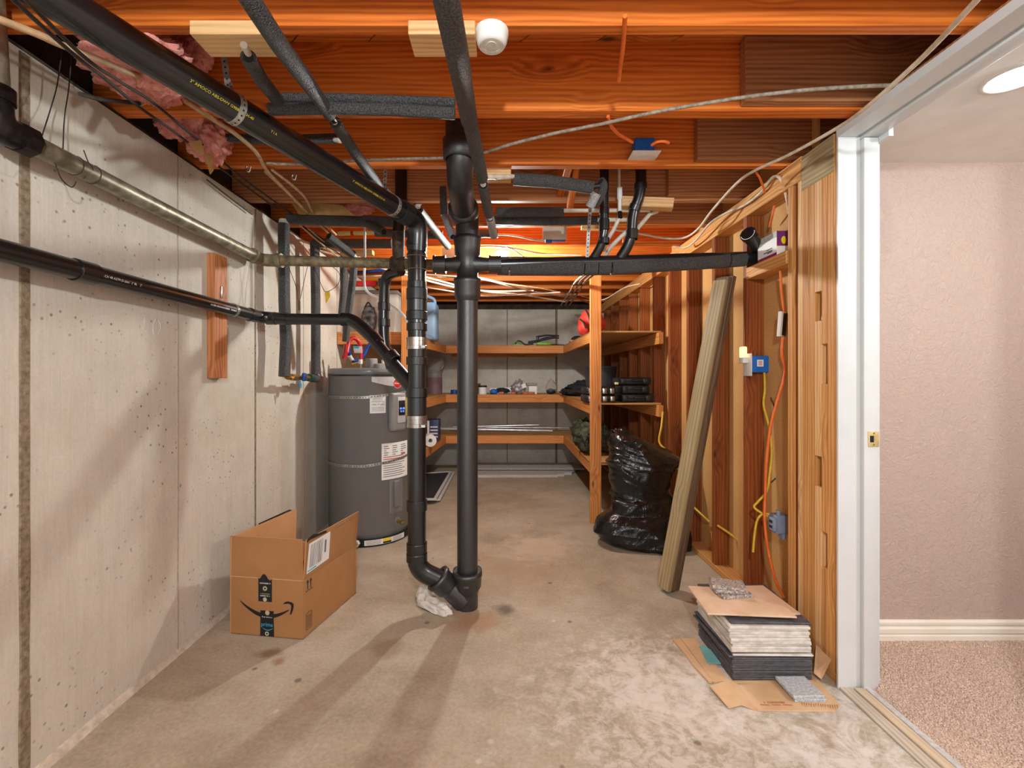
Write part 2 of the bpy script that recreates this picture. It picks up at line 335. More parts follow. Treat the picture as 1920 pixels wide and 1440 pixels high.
# ------------------------------------------------------------------ helpers: meshes
class MB:
    def __init__(s): s.v = []; s.f = []; s.mi = []; s.sm = []
    def add(s, vs_, fs_, mi=0, smooth=False):
        o = len(s.v); s.v += [Vector(p) for p in vs_]
        for f in fs_: s.f.append([i + o for i in f]); s.mi.append(mi); s.sm.append(smooth)
        return s
    def box(s, c, size, rot=None, mi=0):
        hx, hy, hz = size[0] / 2, size[1] / 2, size[2] / 2
        pts = [Vector((x, y, z)) for x in (-hx, hx) for y in (-hy, hy) for z in (-hz, hz)]
        m = rot.to_matrix() if isinstance(rot, Euler) else rot
        if m is not None: pts = [m @ p for p in pts]
        c = Vector(c); pts = [p + c for p in pts]
        return s.add(pts, [(0, 1, 3, 2), (4, 6, 7, 5), (0, 4, 5, 1), (2, 3, 7, 6), (0, 2, 6, 4), (1, 5, 7, 3)], mi)
    def b2(s, a, b, mi=0):
        a = Vector(a); b = Vector(b); return s.box((a + b) / 2, [abs(b[i] - a[i]) for i in range(3)], mi=mi)
    def bevbox(s, c, size, r=0.01, rot=None, mi=0, seg=2):
        bm = bmesh.new(); bmesh.ops.create_cube(bm, size=1.0)
        for v_ in bm.verts: v_.co = Vector((v_.co.x * size[0], v_.co.y * size[1], v_.co.z * size[2]))
        bmesh.ops.bevel(bm, geom=bm.edges[:], offset=r, segments=seg, affect='EDGES', profile=0.5)
        m = rot.to_matrix() if isinstance(rot, Euler) else rot
        bm.verts.index_update(); c = Vector(c)
        pts = [(m @ v_.co if m is not None else v_.co) + c for v_ in bm.verts]
        s.add(pts, [[v_.index for v_ in f.verts] for f in bm.faces], mi, True); bm.free(); return s
    def tube(s, pts, r, seg=14, caps=True, mi=0, smooth=True):
        pts = [Vector(p) for p in pts]; n = len(pts)
        rr = r if isinstance(r, (list, tuple)) else [r] * n
        t0 = (pts[1] - pts[0]).normalized()
        up = Vector((0, 0, 1)) if abs(t0.z) < 0.9 else Vector((0, 1, 0))
        u = t0.cross(up).normalized(); vs_ = []; fs_ = []
        prev = t0
        for i in range(n):
            if i == 0: t = t0
            elif i == n - 1: t = (pts[i] - pts[i - 1]).normalized()
            else:
                t = (pts[i + 1] - pts[i - 1])
                t = t.normalized() if t.length > 1e-9 else prev
            q = prev.rotation_difference(t); u = (q @ u).normalized(); u = (u - t * u.dot(t)).normalized(); w = t.cross(u); prev = t
            for k in range(seg):
                a = 2 * math.pi * k / seg; vs_.append(pts[i] + (u * math.cos(a) + w * math.sin(a)) * rr[i])
        for i in range(n - 1):
            for k in range(seg):
                k2 = (k + 1) % seg; fs_.append((i * seg + k, i * seg + k2, (i + 1) * seg + k2, (i + 1) * seg + k))
        s.add(vs_, fs_, mi, smooth)
        if caps:
            s.add(vs_[:seg], [list(range(seg))[::-1]], mi); s.add(vs_[-seg:], [list(range(seg))], mi)
        return s
    def lathe(s, prof, c, axis=(0, 0, 1), seg=32, mi=0, smooth=False, a0=0, a1=360):
        """prof: list of (radius, height along axis)"""
        ax = Vector(axis).normalized(); c = Vector(c)
        up = Vector((0, 1, 0)) if abs(ax.z) > 0.9 else Vector((0, 0, 1))
        u = ax.cross(up).normalized(); w = ax.cross(u); full = abs(a1 - a0) >= 360
        n = seg if full else seg + 1; vs_ = []; fs_ = []
        for (r, h) in prof:
            for k in range(n):
                a = R(a0) + (R(a1 - a0)) * k / seg
                vs_.append(c + ax * h + (u * math.cos(a) + w * math.sin(a)) * r)
        for i in range(len(prof) - 1):
            for k in range(seg):
                k2 = (k + 1) % n; fs_.append((i * n + k, i * n + k2, (i + 1) * n + k2, (i + 1) * n + k))
        return s.add(vs_, fs_, mi, smooth)
    def prism(s, poly, th, mi=0):
        """poly: planar 3D points; th: thickness vector"""
        n = len(poly); th = Vector(th); a = [Vector(p) for p in poly]; b = [p + th for p in a]
        fs_ = [list(range(n)), list(range(2 * n - 1, n - 1, -1))] + [(i, n + i, n + (i + 1) % n, (i + 1) % n) for i in range(n)]
        return s.add(a + b, fs_, mi)
    def ellipsoid(s, c, r, seg=20, ring=12, mi=0, fn=None):
        vs_ = []; fs_ = []; c = Vector(c)
        for i in range(ring + 1):
            th = math.pi * i / ring
            for k in range(seg):
                a = 2 * math.pi * k / seg
                d = Vector((math.sin(th) * math.cos(a), math.sin(th) * math.sin(a), math.cos(th)))
                p = Vector((d.x * r[0], d.y * r[1], d.z * r[2]))
                if fn: p = fn(p, d)
                vs_.append(c + p)
        for i in range(ring):
            for k in range(seg):
                k2 = (k + 1) % seg; fs_.append((i * seg + k, i * seg + k2, (i + 1) * seg + k2, (i + 1) * seg + k))
        return s.add(vs_, fs_, mi, True)
    def obj(s, name, mats, parent=None, origin=None, fix=True):
        if not isinstance(mats, (list, tuple)): mats = [mats]
        if origin is None:
            origin = sum(s.v, Vector()) / max(1, len(s.v))
        origin = Vector(origin)
        me = bpy.data.meshes.new(name); me.from_pydata([p - origin for p in s.v], [], s.f)
        for m in mats: me.materials.append(M[m] if isinstance(m, str) else m)
        for p, i, k in zip(me.polygons, s.mi, s.sm): p.material_index = i; p.use_smooth = k
        if fix:
            bm = bmesh.new(); bm.from_mesh(me); bmesh.ops.recalc_face_normals(bm, faces=bm.faces); bm.to_mesh(me); bm.free()
        o = bpy.data.objects.new(name, me); COL.objects.link(o)
        base = Vector((0, 0, 0))
        if parent is not None:
            o.parent = parent; q = parent
            while q is not None: base += q.location; q = q.parent
        o.location = origin - base
        return o

def tag(o, label, cat, group=None):
    o['label'] = label; o['category'] = cat
    if group: o['group'] = group
    return o
def thing(name, label, cat, loc=(0, 0, 0), group=None):
    o = bpy.data.objects.new(name, None); COL.objects.link(o); o.location = loc; o.empty_display_size = 0.05
    return tag(o, label, cat, group)
def struct(o): o['kind'] = 'structure'; return o
def struct_empty(name):
    o = bpy.data.objects.new(name, None); COL.objects.link(o); return struct(o)

def board(name, a, b, w, t, m, parent=None, up=(0, 0, 1), bev=0.002):
    """board whose length runs from a to b; t = size along 'up', w = size across; grain along local X"""
    a = Vector(a); b = Vector(b); L = (b - a).length; x = (b - a).normalized(); up = Vector(up)
    z = (up - x * up.dot(x)).normalized(); y = z.cross(x)
    bm = bmesh.new(); bmesh.ops.create_cube(bm, size=1.0)
    for v_ in bm.verts: v_.co = Vector((v_.co.x * L, v_.co.y * w, v_.co.z * t))
    if bev: bmesh.ops.bevel(bm, geom=bm.edges[:], offset=bev, segments=1, affect='EDGES')
    me = bpy.data.meshes.new(name); bm.to_mesh(me); bm.free(); me.materials.append(M[m])
    o = bpy.data.objects.new(name, me); COL.objects.link(o)
    mw = Matrix((x, y, z)).transposed().to_4x4(); mw.translation = (a + b) / 2
    if parent is not None:
        o.parent = parent; base = Vector(); q = parent
        while q is not None: base += q.location; q = q.parent
        mw.translation -= base
    o.matrix_local = mw
    return o

def rnd(pts, rad, n=6):
    """polyline with rounded corners"""
    pts = [Vector(p) for p in pts]; out = [pts[0]]
    for i in range(1, len(pts) - 1):
        a, b, c = pts[i - 1], pts[i], pts[i + 1]
        r1 = min(rad, (a - b).length * 0.49); r2 = min(rad, (c - b).length * 0.49)
        p = b + (a - b).normalized() * r1; q = b + (c - b).normalized() * r2
        for k in range(n + 1):
            t = k / n; out.append(p * (1 - t) ** 2 + b * 2 * t * (1 - t) + q * t * t)
    out.append(pts[-1]); return out
def cat(pts, n=8):
    """Catmull-Rom through points"""
    pts = [Vector(p) for p in pts]; q = [pts[0] * 2 - pts[1]] + pts + [pts[-1] * 2 - pts[-2]]; out = []
    for i in range(1, len(q) - 2):
        for k in range(n):
            t = k / n
            out.append(0.5 * ((2 * q[i]) + (q[i + 1] - q[i - 1]) * t + (2 * q[i - 1] - 5 * q[i] + 4 * q[i + 1] - q[i + 2]) * t * t + (3 * q[i] - q[i - 1] - 3 * q[i + 1] + q[i + 2]) * t ** 3))
    out.append(pts[-1]); return out
def cable(name, pts, r, m, label, group=None, cat_='cable', parent=None, n=8, seg=8):
    o = MB().tube(cat(pts, n), r, seg).obj(name, m, parent)
    if parent is None: tag(o, label, cat_, group)
    return o
def text_mesh(txt, size):
    cu = bpy.data.curves.new('t', 'FONT'); cu.body = txt; cu.size = size; cu.align_x = 'CENTER'; cu.align_y = 'CENTER'; cu.resolution_u = 2
    ob = bpy.data.objects.new('t', cu); COL.objects.link(ob); bpy.context.view_layer.update()
    me = bpy.data.meshes.new_from_object(ob)
    vs_ = [v_.co.copy() for v_ in me.vertices]; fs_ = [list(p.vertices) for p in me.polygons]
    bpy.data.objects.remove(ob); bpy.data.curves.remove(cu); bpy.data.meshes.remove(me)
    return vs_, fs_
def text_obj(name, txt, size, m, parent, fn, sx=1.0):
    """fn maps (u, v) of the flat text to a 3D point"""
    vs_, fs_ = text_mesh(txt, size)
    return MB().add([fn(p.x * sx, p.y) for p in vs_], fs_).obj(name, m, parent, fix=False)

def dashes(name, fn, width, height, n, m, parent, seed=0):
    """a row of small printed marks too small to read; fn maps (u, v) to a 3D point"""
    rg_ = random.Random(seed); mb = MB(); u = -width / 2; step = width / n
    for k in range(n):
        w_ = step * rg_.uniform(0.55, 0.85); h_ = height * rg_.uniform(0.7, 1.0)
        if rg_.random() > 0.14:
            mb.add([fn(u, -h_ / 2), fn(u + w_, -h_ / 2), fn(u + w_, h_ / 2), fn(u, h_ / 2)], [(0, 1, 2, 3)])
        u += step
    return mb.obj(name, m, parent, fix=False)
# ================================================================== the setting
XL, XR, YB, ZJ = -1.367, 1.26, 6.0, 2.107           # concrete wall face, stud face, far wall face, underside of the joists
JH = 0.245                                            # joist depth

floor = struct(MB().b2((-1.7, -1.2, -0.15), (3.3, 6.3, 0.0)).obj('floor', 'floor', origin=(0, 0, 0)))

wall_left = struct(MB().b2((XL - 0.2, -1.2, 0), (XL, YB + 0.2, 2.09)).obj('wall_left', 'concrete', origin=(0, 0, 0)))
for i, (y, w, m, pr) in enumerate(((0.70, 0.012, 'seam_thin', 0.002), (1.297, 0.030, 'seam', 0.003), (1.905, 0.006, 'seam_thin', 0.002), (2.50, 0.016, 'seam', 0.002), (3.10, 0.008, 'seam_thin', 0.002), (3.72, 0.012, 'seam_thin', 0.002))):
    mb = MB(); n = 40
    vs_ = []; fs_ = []
    for k in range(n + 1):
        z = 2.085 * k / n; j = w * (0.5 + 0.12 * noise.noise((z * 4, i, 0)))
        for yy, xx in ((y - j, 0.0), (y - j * 0.8, pr), (y + j * 0.8, pr), (y + j, 0.0)): vs_.append((XL + xx, yy, z))
    for k in range(n):
        for q in range(3): fs_.append((k * 4 + q, k * 4 + q + 1, k * 4 + q + 5, k * 4 + q + 4))
    mb.add(vs_, fs_).obj('form_seam', m, wall_left)
# mortar fillet along the foot of the wall
vs_ = []; fs_ = []; n = 70
for k in range(n + 1):
    y = -1.1 + 7.0 * k / n; h_ = 0.016 + 0.008 * noise.noise((y * 3, 5, 0)); d_ = 0.012 + 0.008 * noise.noise((y * 4, 9, 0))
    vs_ += [(XL, y, h_ + 0.01), (XL + d_ * 0.6, y, h_ * 0.6), (XL + d_, y, -0.001)]
for k in range(n):
    for q in range(2): fs_.append((k * 3 + q, k * 3 + q + 1, k * 3 + q + 4, k * 3 + q + 3))
MB().add(vs_, fs_).obj('mortar_fillet', mat('pale_mortar', C(214, 202, 186), C(184, 168, 150), 30, 0.9, bs=80, bstr=0.5), wall_left)

wall_back = struct(MB().b2((XL - 0.2, YB, 0), (3.3, YB + 0.2, 2.09)).obj('wall_back', 'concrete_far', origin=(0, 0, 0)))
for x, w in ((-0.61, 0.01), (0.042, 0.012), (0.69, 0.03)):
    MB().b2((x - w / 2, YB - 0.003, 0), (x + w / 2, YB + 0.001, 2.085)).obj('form_seam', 'seam', wall_back)

# ---- ceiling: unseen slab added to stop light leaks, diagonal subfloor boards, joists
ceiling = struct(MB().b2((-1.7, -1.2, 2.386), (3.3, 6.3, 2.46)).obj('ceiling', 'subfloor', origin=(0, 0, 0)))
def clip(poly, ax, lim, keep_less):
    out = []
    for i in range(len(poly)):
        a, b = poly[i], poly[(i + 1) % len(poly)]
        ia = (a[ax] <= lim) == keep_less; ib = (b[ax] <= lim) == keep_less
        if ia: out.append(a)
        if ia != ib:
            t = (lim - a[ax]) / (b[ax] - a[ax]); out.append((a[0] + (b[0] - a[0]) * t, a[1] + (b[1] - a[1]) * t))
    return out
bw = 0.19
for k in range(-10, 38):
    c0 = k * bw; d = math.sqrt(0.5)
    # strip between lines x - y = ... running diagonally
    q = []
    for off in (c0, c0 + bw - 0.004):
        q.append(off)
    poly = []
    def at(u, w_): return (u * d + w_ * d - 2.0, -u * d + w_ * d)
    poly = [at(q[0] - 1.0, -8), at(q[0] - 1.0, 12), at(q[1] - 1.0, 12), at(q[1] - 1.0, -8)]
    # flip so boards slope the other way in plan
    poly = [(p[0], 2.4 - p[1]) for p in poly]
    for ax, lim, kl in ((0, -1.5, False), (0, 3.2, True), (1, -0.9, False), (1, 5.95, True)):
        poly = clip(poly, ax, lim, kl)
        if len(poly) < 3: break
    if len(poly) < 3: continue
    o = MB().prism([(p[0], p[1], 2.352) for p in poly], (0, 0, 0.03)).obj('subfloor_board', 'subfloor', ceiling)
    o.rotation_euler = (0, 0, 0)

JY = [1.662 + 0.4064 * k for k in range(-6, 11)]       # back edge of each joist
for k, y in enumerate(JY):
    t = 0.049 if abs(y - 1.662) < 0.01 else 0.036
    m = 'wood_joist_dark' if abs(y - 2.475) < 0.02 else 'wood_joist'
    board('joist', (-1.46, y - t / 2, ZJ + JH / 2), (3.2, y - t / 2, ZJ + JH / 2), t, JH, m, ceiling)
for y, x0, dz in ((1.662 - 0.052, 0.835, 0.012), (2.0684 - 0.038, 0.848, 0.012), (2.4748 - 0.038, 0.868, 0.012), (2.8812 - 0.038, 0.80, 0.012), (3.2876 - 0.038, 0.84, 0.01)):
    board('lapped_joist', (x0, y - 0.019, ZJ + dz + JH / 2 - 0.006), (3.0, y - 0.019, ZJ + dz + JH / 2 - 0.006), 0.037, JH - 0.012, 'wood_joist_dark' if y < 3 else 'wood_joist', ceiling)
# solid blocking behind the second joist, and loose nailers under the deck
for x, y in ((0.35, 2.60), (0.66, 2.66)):
    pass
board('blocking', (0.30, 2.082, 2.225), (0.30, 2.434, 2.225), 0.036, 0.2, 'wood_joist', ceiling)

# dark sill and rim over the concrete
MB().b2((XL - 0.19, -1.0, 2.09), (XL - 0.01, YB, ZJ)).obj('sill_plate', 'sill', wall_left)
MB().b2((XL - 0.14, -1.0, ZJ), (XL - 0.10, YB, ZJ + JH)).obj('rim_board', 'sill', wall_left)
MB().b2((XL, YB - 0.02, 2.05), (1.35, YB + 0.15, ZJ)).obj('sill_plate', 'sill', wall_back)
MB().b2((XL, YB + 0.02, ZJ), (1.42, YB + 0.06, ZJ + JH)).obj('rim_board', 'sill', wall_back)

# ---- right wall: particle board on the far side of an open stud frame
wall_right = struct(MB().b2((1.349, 1.96, 0.0), (1.362, YB, 2.35)).obj('wall_right', 'particle', origin=(0, 0, 0)))
SX = (1.26 + 1.349) / 2
board('bottom_plate', (SX, 1.722, 0.019), (SX, YB, 0.019), 0.089, 0.038, 'wood_stud', wall_right)
board('top_plate', (SX, 1.93, 2.0505), (SX, YB, 2.0505), 0.089, 0.10, 'wood_stud', wall_right)
for i, y0 in enumerate((2.36, 2.72, 3.106, 3.456, 3.82, 4.2, 4.57, 4.95, 5.33, 5.70)):
    board('stud', (SX, y0 + 0.019, 0.038), (SX, y0 + 0.019, 2.0), 0.038, 0.089, 'wood_stud_shaded', wall_right, up=(1, 0, 0))
# the pack of boards beside the door
EDG = [2.020, 1.987, 1.958, 1.923, 1.882, 1.847, 1.806, 1.774, 1.739, 1.706]
def pack(i, z0, z1, dx=0.0, m='wood_stud', dpt=0.089):
    ya, yb = EDG[i + 1], EDG[i]
    x0 = XR + dx; x1 = 1.349
    board('stud', ((x0 + x1) / 2, (ya + yb) / 2, z0), ((x0 + x1) / 2, (ya + yb) / 2, z1), abs(yb - ya) - 0.001, x1 - x0, m, wall_right, up=(1, 0, 0), bev=0.0015)
pack(0, 0.038, 2.0); pack(1, 0.038, 2.0, 0.014, 'wood_stud_shaded'); pack(2, 0.038, 2.0, 0.004, 'wood_pine')
pack(3, 0.038, 1.95, 0.001, 'wood_stud'); pack(4, 0.038, 1.95, 0.002, 'wood_stud')
for z0, z1 in ((0.038, 0.723), (0.845, 1.388), (1.506, 1.95)): pack(5, z0, z1, 0.001, 'wood_pine')
for z0, z1 in ((0.038, 0.412), (0.552, 1.136), (1.293, 1.95)): pack(6, z0, z1, 0.0, 'wood_stud')
pack(7, 0.038, 1.95, 0.0, 'wood_stud'); pack(8, 0.038, 2.09, 0.0, 'wood_stud')
MB().b2((1.31, EDG[7], 0.04), (1.348, EDG[5], 1.94)).obj('pocket_back', 'wood_stud_shaded', wall_right)
board('header_board', (1.285, 1.739, 2.022), (1.285, 1.929, 2.022), 0.05, 0.144, 'wood_treated', wall_right)
# block between the studs that carries the bulb carton
board('fire_block', (SX - 0.004, 2.023, 1.697), (SX - 0.004, 2.358, 1.697), 0.094, 0.058, 'wood_stud', wall_right)

# ---- doorway to the hall
YD = 1.70
door = struct_empty('door_1')
def prof_jamb(mb, y0, y1, horizontal=False):
    pass
# side jamb facing the camera: outer strip, groove, stop
MB().b2((1.246, YD - 0.004, 0), (1.313, YD + 0.004, 2.058)).obj('jamb', 'paint_white', door)
MB().b2((1.313, YD + 0.002, 0), (1.332, YD + 0.005, 2.066)).obj('jamb_groove', 'paint_white', door)
st = MB(); st.bevbox((1.3595, YD - 0.006, 1.0255), (0.055, 0.022, 2.051), 0.003); st.obj('door_stop', 'paint_white', door)
MB().b2((1.3872, YD - 0.002, 0), (1.402, YD + 0.05, 2.0325)).obj('hall_casing', 'paint_white', door)
# head jamb over the opening
MB().b2((1.246, 0.8905, 2.0585), (1.313, YD + 0.005, 2.088)).obj('head_jamb', 'paint_white', door)
MB().b2((1.3132, 0.8905, 2.0665), (1.3318, YD + 0.005, 2.088)).obj('head_groove', 'paint_white', door)
MB().bevbox((1.3595, 1.298, 2.0695), (0.055, 0.814, 0.035), 0.003).obj('head_stop', 'paint_white', door)
MB().b2((1.3872, YD - 0.06, 2.033), (1.404, YD + 0.02, 2.085)).obj('casing_return', 'paint_white', door)
MB().b2((1.246, 0.85, 0), (1.402, 0.89, 2.085)).obj('jamb', 'paint_white', door)
# strike plate
zc = H - (823 - CY) * 1.684 / F
sp = MB().bevbox((1.366, YD - 0.0182, zc), (0.04, 0.003, 0.058), 0.001).obj('strike_plate', 'plate_brass', door)
MB().b2((1.352, YD - 0.0206, zc - 0.012), (1.366, YD - 0.0196, zc + 0.012)).obj('latch_hole', 'hole', sp)
for dz in (-0.021, 0.021): MB().lathe([(0.0, 0.001), (0.0035, 0.001), (0.0035, 0.0)], (1.366, YD - 0.0198, zc + dz), (0, -1, 0), 10).obj('screw', 'brass', sp)

# hall
MB_ = MB().b2((1.362, 1.99, 0), (3.3, 2.05, 2.2)); wall_hall = struct(MB_.obj('wall_hall', 'hall', origin=(0, 0, 0)))
ceiling_hall = struct(MB().b2((1.4045, -1.2, 2.102), (3.3, 1.99, 2.1065)).obj('ceiling_hall', 'hall_ceiling', origin=(0, 0, 0)))
wall_hall_right = struct(MB().b2((2.75, -1.2, 0), (2.82, 1.99, 2.107)).obj('wall_hall_right', 'hall', origin=(0, 0, 0)))
wall_near = struct(MB().b2((1.262, -1.2, 0), (1.39, 0.85, 2.107)).obj('wall_near', 'hall', origin=(0, 0, 0)))
wall_over_door = struct(MB().b2((1.262, 0.85, 2.0885), (1.389, 1.73, 2.106)).obj('wall_over_door', 'wood_joist_dark', origin=(0, 0, 0)))
pts = [(0, 0.0), (0.014, 0.0), (0.014, 0.036), (0.010, 0.042), (0.010, 0.046), (0.016, 0.050), (0.016, 0.068), (0.008, 0.074), (0.008, 0.082), (0.014, 0.086), (0.014, 0.096), (0.006, 0.103), (0, 0.103)]
bb = struct(MB().prism([(1.39, 1.99 - a, b) for a, b in pts], (1.36, 0, 0)).obj('baseboard_hall', 'base_paint'))
# carpet: dense bumpy pile
N1, N2 = 330, 360; x0, x1, y0, y1 = 1.362, 2.55, 0.55, 1.984
vs_ = []; fs_ = []; rg = random.Random(3)
for j in range(N2 + 1):
    for i in range(N1 + 1):
        edge = min(1.0, i / 5.0)
        x = x0 + (x1 - x0) * i / N1 + rg.uniform(-.0012, .0012); y = y0 + (y1 - y0) * j / N2 + rg.uniform(-.0012, .0012)
        vs_.append((x, y, 0.003 + edge * (0.010 + rg.uniform(0, 0.0075) + 0.003 * noise.noise((x * 9, y * 9, 0)))))
for j in range(N2):
    for i in range(N1):
        a = j * (N1 + 1) + i; fs_.append((a, a + 1, a + N1 + 2, a + N1 + 1))
o = MB().add(vs_, fs_, 0, False).obj('carpet', 'carpet', origin=(1.9, 1.2, 0), fix=False)
o['kind'] = 'stuff'; tag(o, 'speckled beige pile carpet in the hall beyond the doorway', 'carpet')
# threshold strips
tr = struct_empty('trim_threshold')
M['threshold_grey'] = wood('painted_threshold', C(206, 194, 178), C(186, 172, 154), C(150, 134, 116), vary=0.05)
M['threshold_tan'] = wood('pale_threshold', C(222, 204, 178), C(206, 184, 156), C(172, 148, 120), vary=0.05)
board('threshold_strip', (1.272, 0.7, 0.004), (1.272, 1.70, 0.004), 0.045, 0.008, 'threshold_grey', tr)
board('threshold_strip', (1.318, 0.7, 0.005), (1.318, 1.69, 0.005), 0.035, 0.010, 'threshold_tan', tr)
board('threshold_strip', (1.349, 0.7, 0.006), (1.349, 1.69, 0.006), 0.022, 0.012, 'panel', tr)

# recessed light in the hall ceiling
t = thing('recessed_light', 'lit round recessed light in the hall ceiling', 'ceiling light', (1.60, 1.42, 2.102))
MB().lathe([(0.085, 0.0), (0.085, -0.006), (0.072, -0.008), (0.066, -0.002)], (1.60, 1.42, 2.102), seg=40, smooth=True).obj('trim_ring', 'white', t)
MB().lathe([(0.0, -0.003), (0.067, -0.003)], (1.60, 1.42, 2.102), seg=40).obj('lens', 'downlight', t)
# ================================================================== plumbing
def ring(mb, c, ax, r, l, mi=0, seg=24, lip=0.0):
    """a coupling sleeve centred on c along ax"""
    c = Vector(c); ax = Vector(ax).normalized()
    prof = [(r * 0.8, -l / 2), (r, -l / 2), (r + lip, -l / 2), (r + lip, -l / 2 + l * 0.15), (r, -l / 2 + l * 0.15), (r, l / 2 - l * 0.15), (r + lip, l / 2 - l * 0.15), (r + lip, l / 2), (r * 0.8, l / 2)]
    return mb.lathe(prof, c, ax, seg, mi, False)
def strap_ring(c, ax, r, w, parent, name='hanger_band', gap=None):
    mb = MB().lathe([(r - 0.001, -w / 2), (r + 0.0015, -w / 2), (r + 0.0015, w / 2), (r - 0.001, w / 2)], c, ax, 36)
    axv = Vector(ax).normalized(); up = Vector((0, 1, 0)) if abs(axv.z) > 0.9 else Vector((0, 0, 1))
    u = axv.cross(up).normalized(); w_ = axv.cross(u)
    for k in range(18):
        a = 2 * math.pi * k / 18; d = u * math.cos(a) + w_ * math.sin(a)
        mb.lathe([(0.0, 0.0023), (0.0032, 0.0023)], Vector(c) + d * r, d, 8, 1)
    return mb.obj(name, ['strap', 'hole'], parent, fix=False)
def strap_run(pts, wdir, w, parent, name='hanger_strap', holes=True, m='strap'):
    """perforated metal tape through pts, width along wdir"""
    pts = [Vector(p) for p in pts]; wd = Vector(wdir).normalized() * w / 2; mb = MB(); vs_ = []
    nrm = None
    for p in pts: vs_ += [p - wd, p + wd]
    fs_ = [(2 * i, 2 * i + 1, 2 * i + 3, 2 * i + 2) for i in range(len(pts) - 1)]
    mb.add(vs_, fs_)
    nrm0 = (pts[1] - pts[0]).cross(wd).normalized()
    if nrm0.y > 0: nrm0 = -nrm0
    mb.add([p - nrm0 * 0.0015 for p in vs_], fs_)
    if holes:
        for a, b in zip(pts[:-1], pts[1:]):
            L = (b - a).length; n = max(1, int(L / 0.019)); nr = (b - a).cross(wd).normalized()
            if nr.y > 0: nr = -nr
            for k in range(n): mb.lathe([(0.0, 0.0008), (0.0033, 0.0008)], a.lerp(b, (k + 0.5) / n), nr, 8, 1)
    return mb.obj(name, [m, 'hole'], parent, fix=False)

# ---- the 4 inch soil stack
SXk, SYk = -0.185, 2.30
t = thing('soil_stack', 'thick black vertical soil stack standing on a hubbed foot in mid floor', 'drain pipe', (SXk, SYk, 0))
MB().tube([(SXk, SYk, 0.17), (SXk, SYk, 1.60)], 0.052, 32, False).obj('pipe', 'iron', t)
def zat(y, Y=2.30): return H - (y - CY) * Y / F
# foot: hub, body
MB().lathe([(0.052, zat(1072)), (0.060, zat(1072)), (0.073, zat(1068)), (0.075, zat(1078)), (0.071, zat(1081)), (0.069, zat(1098)), (0.055, zat(1108)), (0.053, zat(1112)), (0.053, 0.0)], (SXk, SYk, 0), seg=36, smooth=True).obj('foot_hub', 'iron', t)
MB().lathe([(0.053, zat(1072.0)), (0.071, zat(1069.0))], (SXk, SYk, 0), seg=30).obj('caulk_ring', mat('lead_caulk', C(120, 112, 104), C(70, 60, 54), 120, 0.8, bs=200, bstr=0.8), t)
text_obj('cast_mark', 'ABI', 0.016, 'ink_grey', t, lambda u, v: Vector((SXk + 0.0705 * math.sin(u / 0.07), SYk - 0.0705 * math.cos(u / 0.07), zat(1090) + v)))
# wye arm on the foot that takes the 3 inch line
wy0 = Vector((SXk - 0.02, SYk - 0.01, 0.035)); wy1 = Vector((-0.325, SYk - 0.03, 0.155)); wd = (wy1 - wy0).normalized()
MB().tube([wy0, wy0.lerp(wy1, 0.62)], [0.053, 0.050], 28).obj('wye_arm', 'iron', t)
MB().lathe([(0.050, -0.075), (0.062, -0.055), (0.062, -0.012), (0.068, -0.006), (0.068, 0.012), (0.048, 0.012)], wy1, wd, 32, smooth=True).obj('wye_hub', 'iron', t)
# upper tee with side arms
MB().lathe([(0.052, zat(566)), (0.060, zat(560)), (0.066, zat(555)), (0.066, zat(534)), (0.070, zat(531)), (0.070, zat(524)), (0.060, zat(522)), (0.054, zat(520)), (0.054, zat(482)), (0.064, zat(478)), (0.066, zat(462)), (0.069, zat(452)), (0.070, zat(446)), (0.060, zat(444))], (SXk, SYk, 0), seg=36, smooth=True).obj('sanitary_tee', 'iron', t)
za = zat(496)
for sx in (-1, 1):
    mb = MB(); mb.tube([(SXk, SYk, za), (SXk + sx * 0.075, SYk, za), (SXk + sx * 0.11, SYk, za)], [0.05, 0.036, 0.033], 24)
    ring(mb, (SXk + sx * 0.140, SYk, za), (1, 0, 0), 0.042, 0.062, lip=0.004)
    mb.obj('tee_arm', 'iron', t)
# top: pipe, closet bend and hubs
MB().tube([(SXk, SYk, zat(446)), (SXk - 0.002, SYk, zat(398))], 0.058, 30, False).obj('riser', 'iron', t)
b0, b1, b2, b3 = P(869, 398, 2.27), P(866, 372, 2.15), P(863, 338, 2.00), P(862, 302, 1.93)
MB().tube(cat([P(870, 405, 2.31), b0, b1, b2, b3, P(861, 262, 1.91), P(861, 205, 1.91)], 6), 0.0575, 30, False).obj('closet_bend', 'iron', t)
MB().lathe([(0.060, -0.03), (0.074, -0.02), (0.076, 0.02), (0.06, 0.03)], P(869, 394, 2.26), (b0 - b1).normalized(), 32, smooth=True).obj('bend_hub', 'iron', t)
MB().lathe([(0.057, -0.045), (0.067, -0.04), (0.069, 0.035), (0.057, 0.045)], P(861, 280, 1.91), (0, 0, 1), 32, smooth=True).obj('upper_hub', 'iron', t)
MB().ellipsoid(P(862, 374, 2.09), (0.016, 0.006, 0.014), 10, 6).obj('scuff_mark', mat('rust_scuff', C(190, 130, 80), C(90, 66, 50), 160, 0.9), t)

